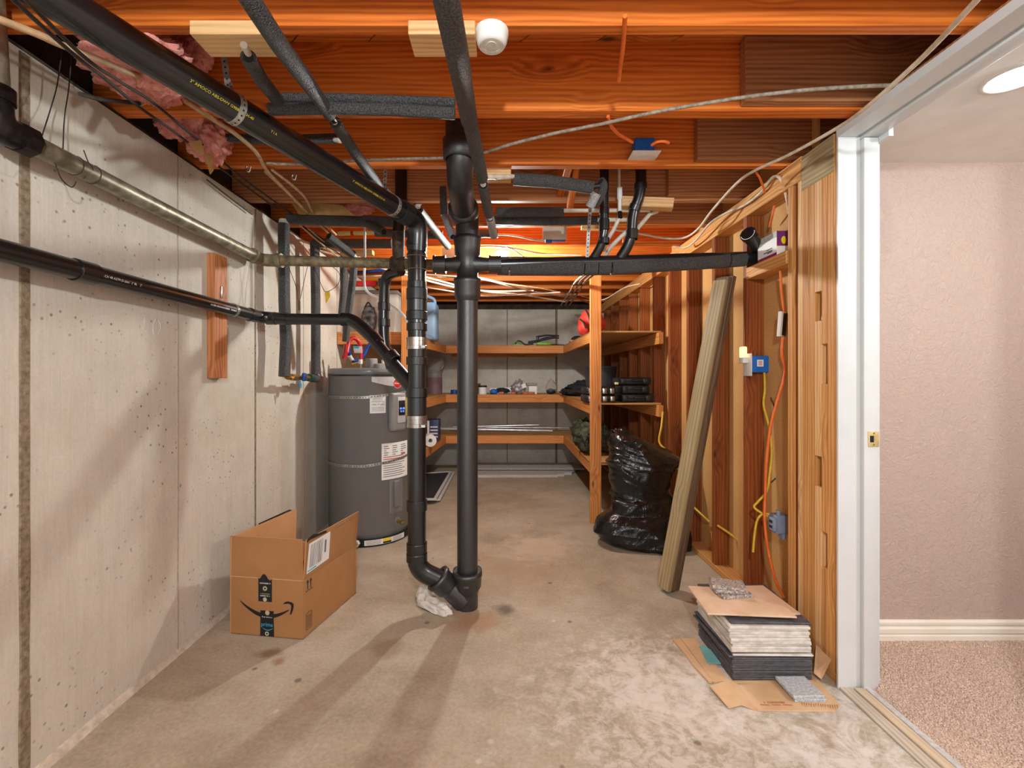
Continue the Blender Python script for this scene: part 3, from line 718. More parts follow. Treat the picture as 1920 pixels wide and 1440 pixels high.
# ---- 3 inch drain line with printed marking
A0, A1 = P(236, 80, 1.15), P(766, 404, 2.17)
t = thing('drain_pipe', 'black plastic drain pipe sloping from upper left down beside the soil stack', 'drain pipe', (-0.43, 2.24, 0))
dA = (A1 - A0).normalized(); Astart = A0 - dA * 0.9
VX, VY = -0.432, 2.255
zt = H - (440 - CY) * 2.25 / F
MB().tube([Astart, A1], 0.0445, 32).obj('pipe', 'abs', t)
zel = zat(430, 2.25)
elb = rnd([A1 - dA * 0.04, A1 + dA * 0.075, Vector((VX, VY, zat(470, 2.25)))], 0.13, 10)
MB().tube(elb, 0.0485, 32).obj('elbow', 'abs', t)
MB().lathe([(0.044, -0.03), (0.0515, -0.03), (0.0515, 0.03), (0.044, 0.03)], A1 - dA * 0.035, dA, 32).obj('coupling', 'abs_worn', t)
MB().tube([(VX, VY, zat(455, 2.25)), (VX, VY, 0.30)], 0.0445, 30, False).obj('pipe', 'abs', t)
for y0, y1, r in ((452, 464, .0515), (476, 482, .0495), (528, 541, .0475), (541, 562, .0515), (562, 584, .0495), (584, 600, .0520), (606, 620, .0505), (669, 684, .0515), (727, 745, .0525), (745, 782, .0475), (938, 957, .0505), (1018, 1034, .0505), (1037, 1052, .0515)):
    za_, zb_ = zat(y0, 2.25), zat(y1, 2.25)
    MB().lathe([(0.043, za_), (r - 0.001, za_), (r, za_ - 0.002), (r, zb_ + 0.002), (r - 0.001, zb_), (0.043, zb_)], (VX, VY, 0), seg=32, smooth=False).obj('coupling', 'abs_worn' if y0 in (541, 584) else 'abs', t)
for y0, y1 in ((633, 655), (779, 801)):
    za_, zb_ = zat(y0, 2.25), zat(y1, 2.25); h_ = (za_ - zb_)
    cp = MB().lathe([(0.046, za_), (.0505, za_), (.0505, za_ - h_ * .28), (.0495, za_ - h_ * .30), (.0495, za_ - h_ * .68), (.0505, za_ - h_ * .70), (.0505, zb_), (.046, zb_)], (VX, VY, 0), seg=36).obj('band_clamp', 'steel', t)
    MB().b2((VX + 0.03, VY - 0.056, zb_ + 0.004), (VX + 0.05, VY - 0.036, zb_ + 0.016)).obj('clamp_screw', 'steel', cp)
# bottom elbow into the wye hub
MB().tube(rnd([(VX, VY, 0.33), (VX, VY, 0.21), wy1 - wd * 0.01], 0.11, 10), 0.0475, 30).obj('elbow', 'abs', t)
# side wye that takes the diagonal from the wall line
wya = Vector((VX, VY, zat(735, 2.25))); wyd = P(680, 622, 2.38)
MB().tube([wya, wya.lerp(wyd, 0.42)], 0.037, 24).obj('wye_arm', 'abs', t)
strap_ring(P(443, 213, 1.62 * 0 + 1.53), dA, 0.0455, 0.020, t)
# put the two hanger bands exactly on the pipe axis
def on_A(x):       # axis point seen at pixel column x
    lo, hi = 0.0, (A1 - A0).length
    for _ in range(40):
        mid = (lo + hi) / 2; p = A0 + dA * mid
        if CX + F * p.x / p.y < x: lo = mid
        else: hi = mid
    return A0 + dA * lo
for o in [o for o in t.children if o.name.startswith('hanger_band')]: bpy.data.objects.remove(o)
pa, pb = on_A(440), on_A(736)
strap_ring(pa, dA, 0.0455, 0.020, t); strap_ring(pb, dA, 0.0455, 0.016, t)
strap_run([pa + V(0.0, -0.01, 0.047), P(428, 165, pa.y - 0.02), P(420, 110, pa.y - 0.01), P(419, 70, pa.y)], (1, 0, 0), 0.019, t)
MB().lathe([(0.0, 0.006), (0.006, 0.006), (0.006, 0.0)], P(434, 160, pa.y - 0.03), (0, -1, 0), 10).obj('hanger_bolt', 'steel', t)
strap_run([pb + V(0.0, -0.0, 0.046), P(721, 350, pb.y), P(726, 258, pb.y + 0.02)], (1, 0, 0), 0.017, t)
# printed marking, wrapped on the pipe
def on_pipe(base, d, r, ang):
    up = Vector((0, 0, 1)); side = d.cross(up).normalized(); up2 = side.cross(d).normalized()
    def fn(u, v):
        a = ang + v / r
        return base + d * u + (side * math.cos(a) + up2 * math.sin(a)) * (r + 0.0006)
    return fn
def flipped(fn): return lambda u, v: fn(u, v)
text_obj('printed_marking', '3" AMOCO ABS-DWV G9BBB SCH-40', 0.0115, 'yellow_ink', t, on_pipe(on_A(405), dA, 0.0445, R(-28)))
text_obj('printed_marking', 'T I A', 0.011, 'yellow_ink', t, on_pipe(on_A(500), dA, 0.0445, R(-32)))
text_obj('printed_marking', '3" AMOCO ABS-DWV G9BBB SCH-40', 0.0115, 'yellow_ink', t, on_pipe(on_A(680), dA, 0.0445, R(-30)))
# wire ties on the vertical
for y in (482, 506): MB().lathe([(0.0500, -0.001), (0.0515, 0), (0.0500, 0.001)], (VX, VY, zat(y, 2.25)), seg=28).obj('tie_wire', 'cable_tan', t)

# ---- 2 inch line along the concrete wall and the diagonal into the wye
t = thing('wall_drain_pipe', 'black plastic pipe running along the concrete wall, then bending down to the drain pipe', 'drain pipe', (XL + 0.067, 2.0, 1.45))
xw = -1.30
w0 = Vector((xw, 0.55, 1.495)); w1 = Vector((xw, 2.36, 1.482)); w2 = Vector((-1.235, 2.43, 1.478)); w3 = P(658, 599, 2.44); w4 = P(716, 648, 2.37)
dW = (w1 - w0).normalized()
MB().tube([w0, w1], 0.0303, 26).obj('pipe', 'abs', t)
MB().tube(rnd([w1 - dW * 0.05, Vector((xw, 2.44, 1.482)), P(540, 598, 2.44)], 0.10, 10), 0.0325, 26).obj('elbow', 'abs', t)
MB().tube([P(520, 598, 2.44), w3], 0.0303, 26).obj('pipe', 'abs', t)
MB().tube(rnd([P(640, 598, 2.44), P(664, 600, 2.44), P(700, 634, 2.40)], 0.09, 8), 0.034, 26).obj('elbow', 'abs', t)
d4 = (wya - P(690, 624, 2.41)).normalized()
MB().tube([P(690, 624, 2.41), wya + (P(690, 624, 2.41) - wya) * 0.22], 0.0303, 26).obj('pipe', 'abs', t)
def coup(base, d, r, l, parent, m='abs'):
    mb = MB().lathe([(r * .8, -l / 2), (r - .0015, -l / 2), (r, -l / 2 + .002), (r, l / 2 - .002), (r - .0015, l / 2), (r * .8, l / 2)], base, d, 28); return mb.obj('coupling', m, parent)
def on_W(x): 
    Y = F * xw / (x - CX); k = (Y - w0.y) / (w1.y - w0.y); return w0.lerp(w1, k)
coup(on_W(157), dW, 0.0345, 0.07, t); coup(on_W(472), dW, 0.0345, 0.05, t)
coup(P(509, 597, 2.44), (1, 0, 0), 0.0345, 0.05, t); coup(P(648, 599, 2.44), (1, 0, 0), 0.0345, 0.05, t)
coup(P(704, 638, 2.395), d4, 0.0355, 0.06, t); coup(P(736, 670, 2.34), d4, 0.0355, 0.05, t)
strap_ring(on_W(436), dW, 0.0315, 0.014, t)
def wfn(base, ang): return on_pipe(base, dW, 0.0303, ang)
text_obj('printed_marking', 'SCH 40 ASTM D-2661  2" BL    2"', 0.011, 'white_ink', t, wfn(on_W(215), R(-8)))
dashes('printed_marking', wfn(on_W(410), R(-14)), 0.20, 0.008, 22, 'white_ink', t, 4)

# timber block the line is strapped to
o = board('wood_block', (-1.3485, 2.14, 1.157), (-1.3485, 2.14, 1.735), 0.096, 0.037, 'wood_block', up=(1, 0, 0))
tag(o, 'short reddish timber block fixed upright on the concrete wall behind the pipe', 'timber block')
pl = P(413, 541, 2.17); 
tag(MB().bevbox((-1.3275, 2.14, 1.562), (0.004, 0.012, 0.055), 0.001).obj('nail_plate', 'steel'), 'small bright metal clip on the reddish timber block', 'clip')

# ---- galvanized pipe
t = thing('galvanized_pipe', 'old galvanized steel pipe along the concrete wall, turning across to the stack', 'pipe', (xw, 1.9, 1.76))
g0 = Vector((xw, 1.20, 1.806)); g1 = Vector((xw, 2.40, 1.791)); dG = (g1 - g0).normalized()
MB().tube([g0, g1], 0.0285, 26).obj('pipe', 'galv', t)
MB().tube([Vector((xw, 1.165, 1.84)), Vector((xw, 1.145, 2.2))], 0.0285, 24).obj('riser', 'galv', t)
mb = MB().tube(rnd([Vector((xw, 1.235, 1.806)), Vector((xw, 1.162, 1.806)), Vector((xw, 1.158, 1.89))], 0.06, 8), 0.037, 24)
mb.lathe([(0.028, -0.018), (0.042, -0.018), (0.042, 0.018), (0.028, 0.018)], (xw, 1.158, 1.885), (0, 0, 1), 24)
mb.lathe([(0.028, -0.018), (0.042, -0.018), (0.042, 0.018), (0.028, 0.018)], (xw, 1.23, 1.806), (0, 1, 0), 8)
mb.obj('elbow_fitting', 'dark_fitting', t)
mb = MB().tube(rnd([Vector((xw, 2.36, 1.791)), Vector((xw, 2.44, 1.789)), Vector((-1.20, 2.44, 1.787))], 0.06, 8), 0.033, 24)
mb.lathe([(0.028, -0.014), (0.038, -0.014), (0.038, 0.014), (0.028, 0.014)], (-1.205, 2.44, 1.787), (1, 0, 0), 24)
mb.lathe([(0.028, -0.014), (0.038, -0.014), (0.038, 0.014), (0.028, 0.014)], (xw, 2.36, 1.791), (0, 1, 0), 24)
mb.obj('elbow_fitting', 'galv_old', t)
MB().tube([(-1.20, 2.44, 1.787), P(742, 494, 2.44)], 0.0275, 24).obj('pipe', 'galv_old', t)
MB().tube([P(736, 494, 2.44), P(762, 495, 2.42)], 0.038, 24).obj('tee_fitting', 'rust_fitting', t)
MB().tube([P(760, 495, 2.42), P(818, 497, 2.32)], 0.028, 24).obj('pipe', 'galv_old', t)
MB().tube([P(747, 500, 2.43), P(747, 436, 2.43)], [0.03, 0.034], 20).obj('tee_riser', 'rust_fitting', t)
MB().tube([P(747, 440, 2.43), P(752, 380, 2.43), P(752, 320, 2.43)], 0.032, 20).obj('vent_riser', 'abs', t)
for x in (140, 173):
    p = PX(x, 300, xw); k = (p.y - g0.y) / (g1.y - g0.y); q = g0.lerp(g1, k)
    MB().lathe([(0.0288, -0.0012), (0.0305, 0), (0.0288, 0.0012)], q, dG, 24).obj('tie_wire', 'cable_dark', t)
def old_wire(pts, label, r=0.0016): return cable('tie_wire', pts, r, 'cable_dark', label, 'old hanging tie wires', 'wire')
old_wire([PX(117, 90, -1.33), PX(107, 160, -1.335), PX(93, 210, -1.335), PX(79, 254, -1.315)], 'left of two dark tie wires hanging onto the galvanized pipe')
old_wire([PX(135, 92, -1.33), PX(129, 165, -1.335), PX(121, 220, -1.335), PX(118, 281, -1.315)], 'right of two dark tie wires hanging onto the galvanized pipe')
old_wire([PX(103, 305, -1.28), PX(115, 335, -1.29), PX(134, 351, -1.30), PX(143, 341, -1.30)], 'short curled wire below the galvanized pipe')
old_wire([PX(157, 282, -1.31), PX(166, 305, -1.28), PX(174, 318, -1.272), PX(156, 335, -1.29)], 'short bent wire across the galvanized pipe')
old_wire([PX(388, 337, -1.345), PX(430, 370, -1.345), PX(472, 402, -1.345)], 'straight dark rod on the concrete near the wall top', 0.003)
old_wire([P(541, 500, 2.55), P(556, 540, 2.55), P(561, 565, 2.55), P(574, 510, 2.55), P(577, 498, 2.55)], 'loop of wire hanging under the galvanized pipe with a dark stub')
o = MB().box(P(561, 573, 2.55), (0.012, 0.006, 0.05)).obj('wire_tag', 'wood_treated_dark'); tag(o, 'small brown tag hanging from a wire under the galvanized pipe', 'tag')
old_wire([P(588, 498, 2.6), P(603, 535, 2.6), P(612, 547, 2.6), P(632, 535, 2.6), P(637, 515, 2.6), P(622, 498, 2.6)], 'drooping wire loop that holds a yellow tag')
o = MB().prism([P(609, 548, 2.6), P(618, 546, 2.6), P(619, 556, 2.6), P(611, 569, 2.6)], (0, 0.004, 0)).obj('yellow_tag', 'cable_yellow'); tag(o, 'small torn yellow tag hanging from a drooping wire', 'tag')

# ---- short vertical drain behind (joins the tee)
t = thing('branch_drain', 'black plastic branch drain behind the diagonal pipe, dropping past the heater', 'drain pipe', P(720, 690, 2.62))
MB().tube(rnd([P(752, 507, 2.5), P(722, 516, 2.60), P(720, 560, 2.62), P(719, 625, 2.62), P(722, 650, 2.62), P(734, 690, 2.62)], 0.09, 8), 0.0303, 24).obj('pipe', 'abs', t)
for y in (531, 575, 605): coup(P(720, y, 2.62), (0, 0, 1), 0.035, 0.045, t)
coup(P(725, 660, 2.62), (0.2, 0, -1), 0.034, 0.04, t)

# ---- foam-wrapped branch to the right and two vents into it
t = thing('foam_wrapped_drain', 'horizontal drain in thick black foam from the stack to the stud wall', 'drain pipe', P(1180, 499, 2.33))
q0 = P(934, 498, 2.33); segs = [(934, 955, .047, .047, 498, 499), (956, 1093, .0475, .046, 499, 500), (1095, 1119, .045, .044, 500, 500), (1121, 1143, .043, .043, 500, 500), (1146, 1364, .042, .038, 500, 488), (1366, 1396, .037, .036, 488, 486)]
for a, b, r0, r1, ya, yb in segs:
    MB().tube([P(a, ya, 2.33), P((a + b) / 2, (ya + yb) / 2, 2.33), P(b, yb, 2.33)], [r0, (r0 + r1) / 2, r1], 28).obj('foam_sleeve', 'foam', t)
MB().tube([P(915, 497, 2.31), P(1434, 482, 2.33)], 0.0303, 20).obj('pipe', 'abs', t)
cwy = P(1428, 482, 2.33)
MB().tube([P(1398, 485, 2.33), P(1446, 481, 2.34)], 0.035, 24).obj('wye', 'abs', t)
MB().tube([P(1436, 478, 2.34), P(1402, 438, 2.22)], 0.034, 24).obj('cleanout_arm', 'abs', t)
cp0 = P(1402, 438, 2.22); cpd = (P(1402, 438, 2.22) - P(1436, 478, 2.34)).normalized()
mb = MB().lathe([(0.036, -0.03), (0.038, -0.028), (0.038, 0.0), (0.030, 0.001), (0.026, -0.006), (0.0, -0.006)], cp0, cpd, 10); mb.obj('cleanout_plug', 'abs', t)
MB().lathe([(0.030, 0.0012), (0.033, 0.0012)], cp0, cpd, 28, a0=20, a1=200).obj('seal_tape', 'paper', t)
MB().tube([P(1430, 484, 2.34), P(1437, 500, 2.36)], 0.031, 20).obj('drop_leg', 'abs', t)
t = thing('vent_pipe', 'left of two black vent pipes dropping from the joists into the foam-wrapped drain', 'drain pipe', P(1133, 455, 2.32), 'vent pipes over the foam-wrapped drain')
MB().tube(rnd([P(1133, 290, 2.25), P(1133, 452, 2.27), P(1108, 492, 2.33)], 0.08, 8), 0.0222, 22).obj('pipe', 'abs', t)
coup(P(1133, 422, 2.262), (0, 0, 1), 0.026, 0.055, t); coup(P(1133, 452, 2.268), (0, 0, 1), 0.0258, 0.03, t); coup(P(1133, 396, 2.26), (0, 0, 1), 0.0245, 0.03, t)
t = thing('vent_pipe', 'right of two black vent pipes, kinked, dropping from the joists into the foam-wrapped drain', 'drain pipe', P(1200, 455, 2.32), 'vent pipes over the foam-wrapped drain')
MB().tube(rnd([P(1201, 290, 2.25), P(1202, 362, 2.25), P(1186, 400, 2.27), P(1184, 452, 2.28), P(1156, 494, 2.33)], 0.07, 8), 0.0265, 22).obj('pipe', 'abs', t)
coup(P(1201, 350, 2.25), (0, 0, 1), 0.031, 0.035, t); coup(P(1190, 390, 2.263), P(1186, 400, 2.27) - P(1202, 362, 2.25), 0.030, 0.03, t); coup(P(1185, 440, 2.278), (0, 0, 1), 0.030, 0.05, t)
strap_tag = thing('hanger_strap', 'perforated metal hanger strap below the joists left of the vent pipes', 'hanger', P(1103, 400, 2.3))
strap_run([P(1107, 385, 2.28), P(1104, 430, 2.28), P(1101, 482, 2.29)], (1, 0, 0), 0.017, strap_tag, 'strap')

# ---- foam-wrapped water lines
def foam_line(label, parts, loc=None, group='foam-wrapped water lines'):
    """parts: (kind, points, radius)"""
    first = Vector(parts[0][1][0]); t = thing('insulated_water_pipe', label, 'water pipe', loc or first, group)
    nm = {'foam': 'foam_sleeve', 'foam_grey': 'foam_sleeve', 'pex': 'pipe', 'abs': 'tee_fitting', 'white': 'tee_fitting', 'cpvc': 'pipe', 'black': 'crimp_ring', 'red': 'colour_band'}
    for k, pts, r in parts:
        mb = MB().tube(pts, r, 20 if r > 0.015 else 12)
        if k.startswith('foam'):
            a, b = Vector(pts[0]), Vector(pts[1]); d_ = (a - b).normalized()
            mb.lathe([(0.0, 0.0006), (r * 0.62, 0.0006)], a, d_, 16, 1)
            a, b = Vector(pts[-1]), Vector(pts[-2]); d_ = (a - b).normalized()
            mb.lathe([(0.0, 0.0006), (r * 0.62, 0.0006)], a, d_, 16, 1)
            mb.obj(nm[k], [k, 'hole'], t)
        else: mb.obj(nm[k], k, t)
    return t
zA = 1.912
fa = [Vector((-0.135, 0.3, 1.90)), P(853, 80, 0.98), P(866, 150, 1.16), P(880, 226, 1.40)]
foam_line('fat foam-wrapped water line running from overhead toward the stack top', [
    ('foam', cat(fa, 5), 0.0265), ('foam', [P(881, 228, 1.41), P(893, 282, 1.58), P(904, 334, 1.78)], 0.0235),
    ('white', [P(904, 336, 1.79), P(906, 346, 1.83)], 0.012), ('foam', [P(906, 348, 1.84), P(911, 375, 1.98), P(917, 402, 2.12)], 0.0215),
    ('white', [P(917, 402, 2.12), P(919, 410, 2.17)], 0.011), ('foam_grey', [P(919, 411, 2.18), P(923, 428, 2.28), P(926, 442, 2.38)], 0.0205)])
zB = 2.0
foam_line('foam-wrapped water line running overhead beside the sloping drain pipe', [
    ('foam', [Vector((-0.565, 0.5, 2.02)), P(524, 84, 1.145), P(575, 152, 1.31)], 0.0235), ('foam', [P(576, 154, 1.315), P(618, 214, 1.50)], 0.0215),
    ('pex', [P(616, 210, 1.48), P(632, 236, 1.60)], 0.010), ('abs', [P(621, 218, 1.52), P(625, 224, 1.55)], 0.014),
    ('foam', [P(629, 230, 1.57), P(668, 290, 1.77), P(703, 338, 1.96)], 0.0205), ('foam', [P(703, 338, 1.96), P(724, 372, 2.12)], 0.0200)])
foam_line('pair of stacked foam-wrapped lines crossing below the first joist', [
    ('foam', [P(505, 205, 1.46), P(620, 203, 1.46), P(740, 206, 1.46), P(853, 213, 1.46)], 0.0185),
    ('foam', [P(532, 183, 1.47), P(640, 184, 1.47), P(853, 192, 1.47)], 0.0145)])
foam_line('short foam-wrapped stub reaching toward the viewer near the pale block', [
    ('foam', [P(466, 108, 1.20), P(490, 150, 1.31), P(521, 188, 1.44)], 0.0205), ('pex', [P(457, 84, 1.16), P(474, 116, 1.24)], 0.009)])
foam_line('dark foam-wrapped line between the first and second joists', [
    ('foam', [P(372, 245, 1.86), P(420, 258, 1.86), P(520, 262, 1.86), P(630, 258, 1.86)], 0.0165), ('foam', [P(400, 258, 1.84), P(500, 266, 1.84), P(632, 263, 1.84)], 0.0125),
    ('white', [P(628, 262, 1.83), P(638, 264, 1.80)], 0.009)])
GX = -1.262
g_ = PX(533, 425, GX); h_ = PX(592, 450, GX - 0.01)
foam_line('foam-wrapped riser on the concrete wall, left of the valve', [
    ('foam', [PX(532, 420, GX), PX(533, 560, GX), PX(536, 640, GX), PX(533, 706, GX)], 0.0315), ('white', [PX(533, 414, GX), PX(532, 424, GX)], 0.028)])
foam_line('foam-wrapped riser on the concrete wall, right of the valve', [
    ('foam', [PX(590, 452, GX), PX(592, 560, GX), PX(592, 702, GX)], 0.0300)])
t = thing('shutoff_valve', 'brass shutoff valve with a blue handle between two foam risers', 'valve', PX(560, 708, GX))
va, vb = PX(537, 702, GX), PX(590, 708, GX)
MB().tube(rnd([PX(533, 700, GX), PX(536, 708, GX), PX(590, 709, GX), PX(592, 700, GX)], 0.03, 5), 0.013, 14).obj('pipe', 'brass', t)
MB().tube([PX(546, 707, GX), PX(556, 708, GX)], 0.020, 8).obj('valve_body', 'brass', t)
MB().tube([PX(566, 708, GX), PX(576, 708, GX)], 0.018, 8).obj('valve_body', 'brass', t)
MB().bevbox(PX(561.5, 707, GX) + V(0.03, 0, 0), (0.02, 0.035, 0.05), 0.006).obj('valve_handle', 'blue_pex', t)
MB().tube([PX(579, 708, GX), PX(584, 708, GX)], 0.026, 12).obj('green_collar', mat('green_collar', C(30, 74, 50), None, 20, 0.4), t)
MB().tube([PX(584, 709, GX), PX(594, 710, GX)], 0.027, 14).obj('taped_elbow', 'foam', t)
MB().tube([PX(556, 714, GX) + V(0.02, 0, 0), PX(558, 722, GX) + V(0.02, 0, 0), PX(557.5, 727, GX) + V(0.02, 0, 0)], 0.006, 10).obj('drain_cap', 'cyan_ink', t)
foam_line('foam-wrapped line crossing high over the heater from the wall riser', [
    ('foam', [P(541, 411, 2.62), P(600, 413, 2.62), P(688, 416, 2.62)], 0.0300), ('foam', [P(689, 414, 2.62), P(765, 418, 2.62)], 0.0290), ('foam', [P(690, 420, 2.6), P(720, 435, 2.5)], 0.024)])
foam_line('second foam-wrapped line crossing high over the heater, with a yellow pipe end', [
    ('foam', [P(590, 455, 3.0), P(660, 457, 3.0), P(735, 457, 3.0)], 0.0300), ('cpvc', [P(634, 438, 2.9), P(704, 436, 2.9)], 0.014), ('foam', [P(704, 436, 2.9), P(830, 441, 2.9)], 0.0260),
    ('red', [P(658, 437.5, 2.898), P(663, 437.4, 2.898)], 0.0146)])
foam_line('foam-wrapped line slanting back to the heater over the galvanized pipe', [
    ('foam', [P(616, 443, 2.75), P(645, 466, 2.85), P(662, 478, 2.9)], 0.0260), ('white', [P(661, 476, 2.9), P(667, 484, 2.92)], 0.014),
    ('foam', [P(664, 488, 2.92), P(662, 520, 2.95), P(653, 590, 3.02), P(648, 640, 3.05)], 0.0235)])
foam_line('foam-wrapped water line hanging beside the heater hoses', [
    ('foam', [P(646, 458, 3.03), P(644, 502, 3.3), P(645, 540, 3.3), P(640, 600, 3.3)], 0.026)])
foam_line('foam-wrapped line slanting past the left side of the soil stack', [
    ('foam', [P(782, 318, 2.5), P(783, 384, 2.5)], 0.0215), ('white', [P(783, 384, 2.5), P(784, 390, 2.5)], 0.014), ('foam', [P(786, 394, 2.52), P(814, 430, 2.75), P(840, 462, 3.0)], 0.0235)])
foam_line('foam-wrapped stub with a pale end in front of the soil stack', [
    ('foam', [P(831, 352, 2.45), P(833, 404, 2.45)], 0.0215), ('foam_grey', [P(836, 408, 2.45), P(842, 426, 2.4), P(849, 444, 2.35)], 0.0215)])
foam_line('foam-wrapped branch right of the stack with a bent grey end', [
    ('pex', [P(908, 332, 1.80), P(962, 331, 1.98)], 0.0095), ('black', [P(925, 332, 1.86), P(929, 332, 1.87)], 0.0110), ('foam', [P(963, 336, 2.0), P(1030, 340, 2.0), P(1112, 352, 2.0)], 0.0270),
    ('abs', [P(1112, 350, 2.0), P(1124, 348, 2.0)], 0.012), ('foam', rnd([P(1126, 340, 2.0), P(1133, 348, 2.02), P(1122, 376, 2.05), P(1112, 384, 2.07)], 0.03, 5), 0.0200), ('foam_grey', [P(1119, 362, 1.99), P(1106, 388, 2.02)], 0.0205)])
foam_line('foam-wrapped line under the third joist ending in white pipe', [
    ('foam', [P(930, 398, 2.42), P(1057, 397, 2.42)], 0.0255), ('pex', [P(1057, 395, 2.40), P(1225, 394, 2.40)], 0.0105), ('black', [P(1219, 394, 2.40), P(1223, 394, 2.40)], 0.0125), ('pex', [P(1233, 396, 2.40), P(1218, 402, 2.40), P(1196, 428, 2.38)], 0.0105)])
foam_line('lower foam-wrapped line under the third joist beside white pipes', [
    ('foam', [P(926, 413, 2.5), P(1020, 415, 2.5), P(1128, 413, 2.5)], 0.0240), ('pex', [P(1120, 412, 2.48), P(1180, 412, 2.48)], 0.0115)])
foam_line('thin white water pipes dropping between the two vent pipes', [
    ('white', [P(1162, 355, 2.3), P(1162, 400, 2.3)], 0.0095), ('pex', [P(1161, 318, 2.3), P(1161, 356, 2.3)], 0.0065), ('white', [P(1162, 352, 2.3), P(1162, 374, 2.3)], 0.0135), ('abs', [P(1162, 398, 2.3), P(1163, 408, 2.29)], 0.012), ('pex', cat([P(1163, 405, 2.3), P(1150, 432, 2.33), P(1138, 452, 2.36), P(1132, 470, 2.4)], 4), 0.010),
    ('pex', cat([P(1180, 430, 2.36), P(1160, 448, 2.38), P(1142, 468, 2.40), P(1128, 492, 2.42)], 4), 0.011)], group=None)
foam_line('black foam stub left of the fat line under the joists', [('foam', [P(896, 438, 3.0), P(934, 438, 3.0)], 0.027)])
# ================================================================== lamp, heater, box, boards, bag, tiles
BX, BY = -0.01, 3.36
t = thing('ceiling_lamp', 'bare lit bulb in a white porcelain holder under the joists behind the foam pipe', 'lamp', (BX, BY, ZJ))
MB().bevbox((BX, BY, ZJ - 0.008), (0.10, 0.10, 0.016), 0.003).obj('mounting_box', 'offwhite', t)
MB().lathe([(0.0, -0.016), (0.057, -0.018), (0.058, -0.026), (0.05, -0.034), (0.034, -0.040), (0.022, -0.062), (0.0, -0.062)], (BX, BY, ZJ), seg=32, smooth=True).obj('lamp_holder', 'white', t)
MB().lathe([(0.013, -0.062), (0.015, -0.074), (0.028, -0.10), (0.030, -0.116), (0.024, -0.134), (0.0, -0.145)], (BX, BY, ZJ), seg=24, smooth=True).obj('bulb', 'bulb', t)

# ---- water heater
HX, HY, HR = -0.995, 3.39, 0.292
t = thing('water_heater', 'grey cylindrical water heater standing in a black tray by the concrete wall', 'water heater', (HX, HY, 0))
def cyl(th, z, r=HR): a = R(th); return Vector((HX + r * math.sin(a), HY - r * math.cos(a), z))   # th: 0 = toward viewer side, + = right
VD = 16.3                                             # direction of the viewer
def TH(x): return VD + math.degrees(math.asin(max(-1, min(1, (x - 695) / 75.0))))
def patch(name, th0, th1, z0, z1, m, parent, r=HR + 0.0012, n=14, fn=None):
    vs_ = []; fs_ = []
    for k in range(n + 1):
        th = th0 + (th1 - th0) * k / n; za_, zb_ = (z0, z1) if fn is None else fn(k / n)
        vs_ += [cyl(th, za_, r), cyl(th, zb_, r), cyl(th, zb_, r - 0.002), cyl(th, za_, r - 0.002)]
    for k in range(n):
        for q in range(4): fs_.append((4 * k + q, 4 * k + (q + 1) % 4, 4 * k + 4 + (q + 1) % 4, 4 * k + 4 + q))
    fs_ += [(0, 1, 2, 3), (4 * n, 4 * n + 3, 4 * n + 2, 4 * n + 1)]
    return MB().add(vs_, fs_, 0, False).obj(name, m, parent)
def wrap(th, z, r=HR + 0.002): return lambda u, v: cyl(th + math.degrees(u / HR), z + v, r)
def zf(y, Y=3.12): return H - (y - CY) * Y / F
MB().lathe([(0.0, 0.004), (HR + 0.004, 0.004), (HR + 0.006, 0.01), (HR + 0.006, 0.052), (0.0, 0.052)], (HX, HY, 0), seg=64).obj('base_tray', 'black', t)
body = MB().lathe([(0.0, 0.052), (HR - 0.004, 0.052), (HR - 0.004, 0.075), (HR, 0.08), (HR, 1.178), (HR + 0.003, 1.180), (HR + 0.003, 1.212), (HR - 0.006, 1.222), (HR - 0.02, 1.224), (0.0, 1.228)], (HX, HY, 0), seg=80).obj('body', 'heater', t)
for p in body.data.polygons: p.use_smooth = abs(p.normal.z) < 0.5
MB().lathe([(HR + 0.0002, 1.168), (HR + 0.0022, 1.170), (HR + 0.0022, 1.178)], (HX, HY, 0), seg=80).obj('lid_seam', 'black', t)
# badge and logo
patch('badge', TH(697), 96, zf(702) + 0.0, zf(722), 'heater_light', t, fn=lambda k: (1.163, 1.163 - 0.028 - 0.040 * math.sin(math.pi * min(1, k * 0.92 + 0.04))))
lg = TH(742)
def disc(name, th, z, rad, m, parent, rr=HR + 0.002, n=28):
    vs_ = [cyl(th, z, rr)] + [cyl(th + math.degrees(rad * math.cos(a) / HR), z + rad * math.sin(a), rr) for a in [2 * math.pi * k / n for k in range(n)]]
    return MB().add(vs_, [(0, k + 1, (k + 1) % n + 1) for k in range(n)]).obj(name, m, parent, fix=False)
lw = disc('logo_rim', lg, zf(719), 0.036, 'paper', t, HR + 0.0022); disc('logo_disc', lg, zf(719), 0.0335, 'red', lw, HR + 0.0028)
text_obj('logo_text', 'Rheem', 0.020, 'paper', lw, wrap(lg, zf(719), HR + 0.0034))
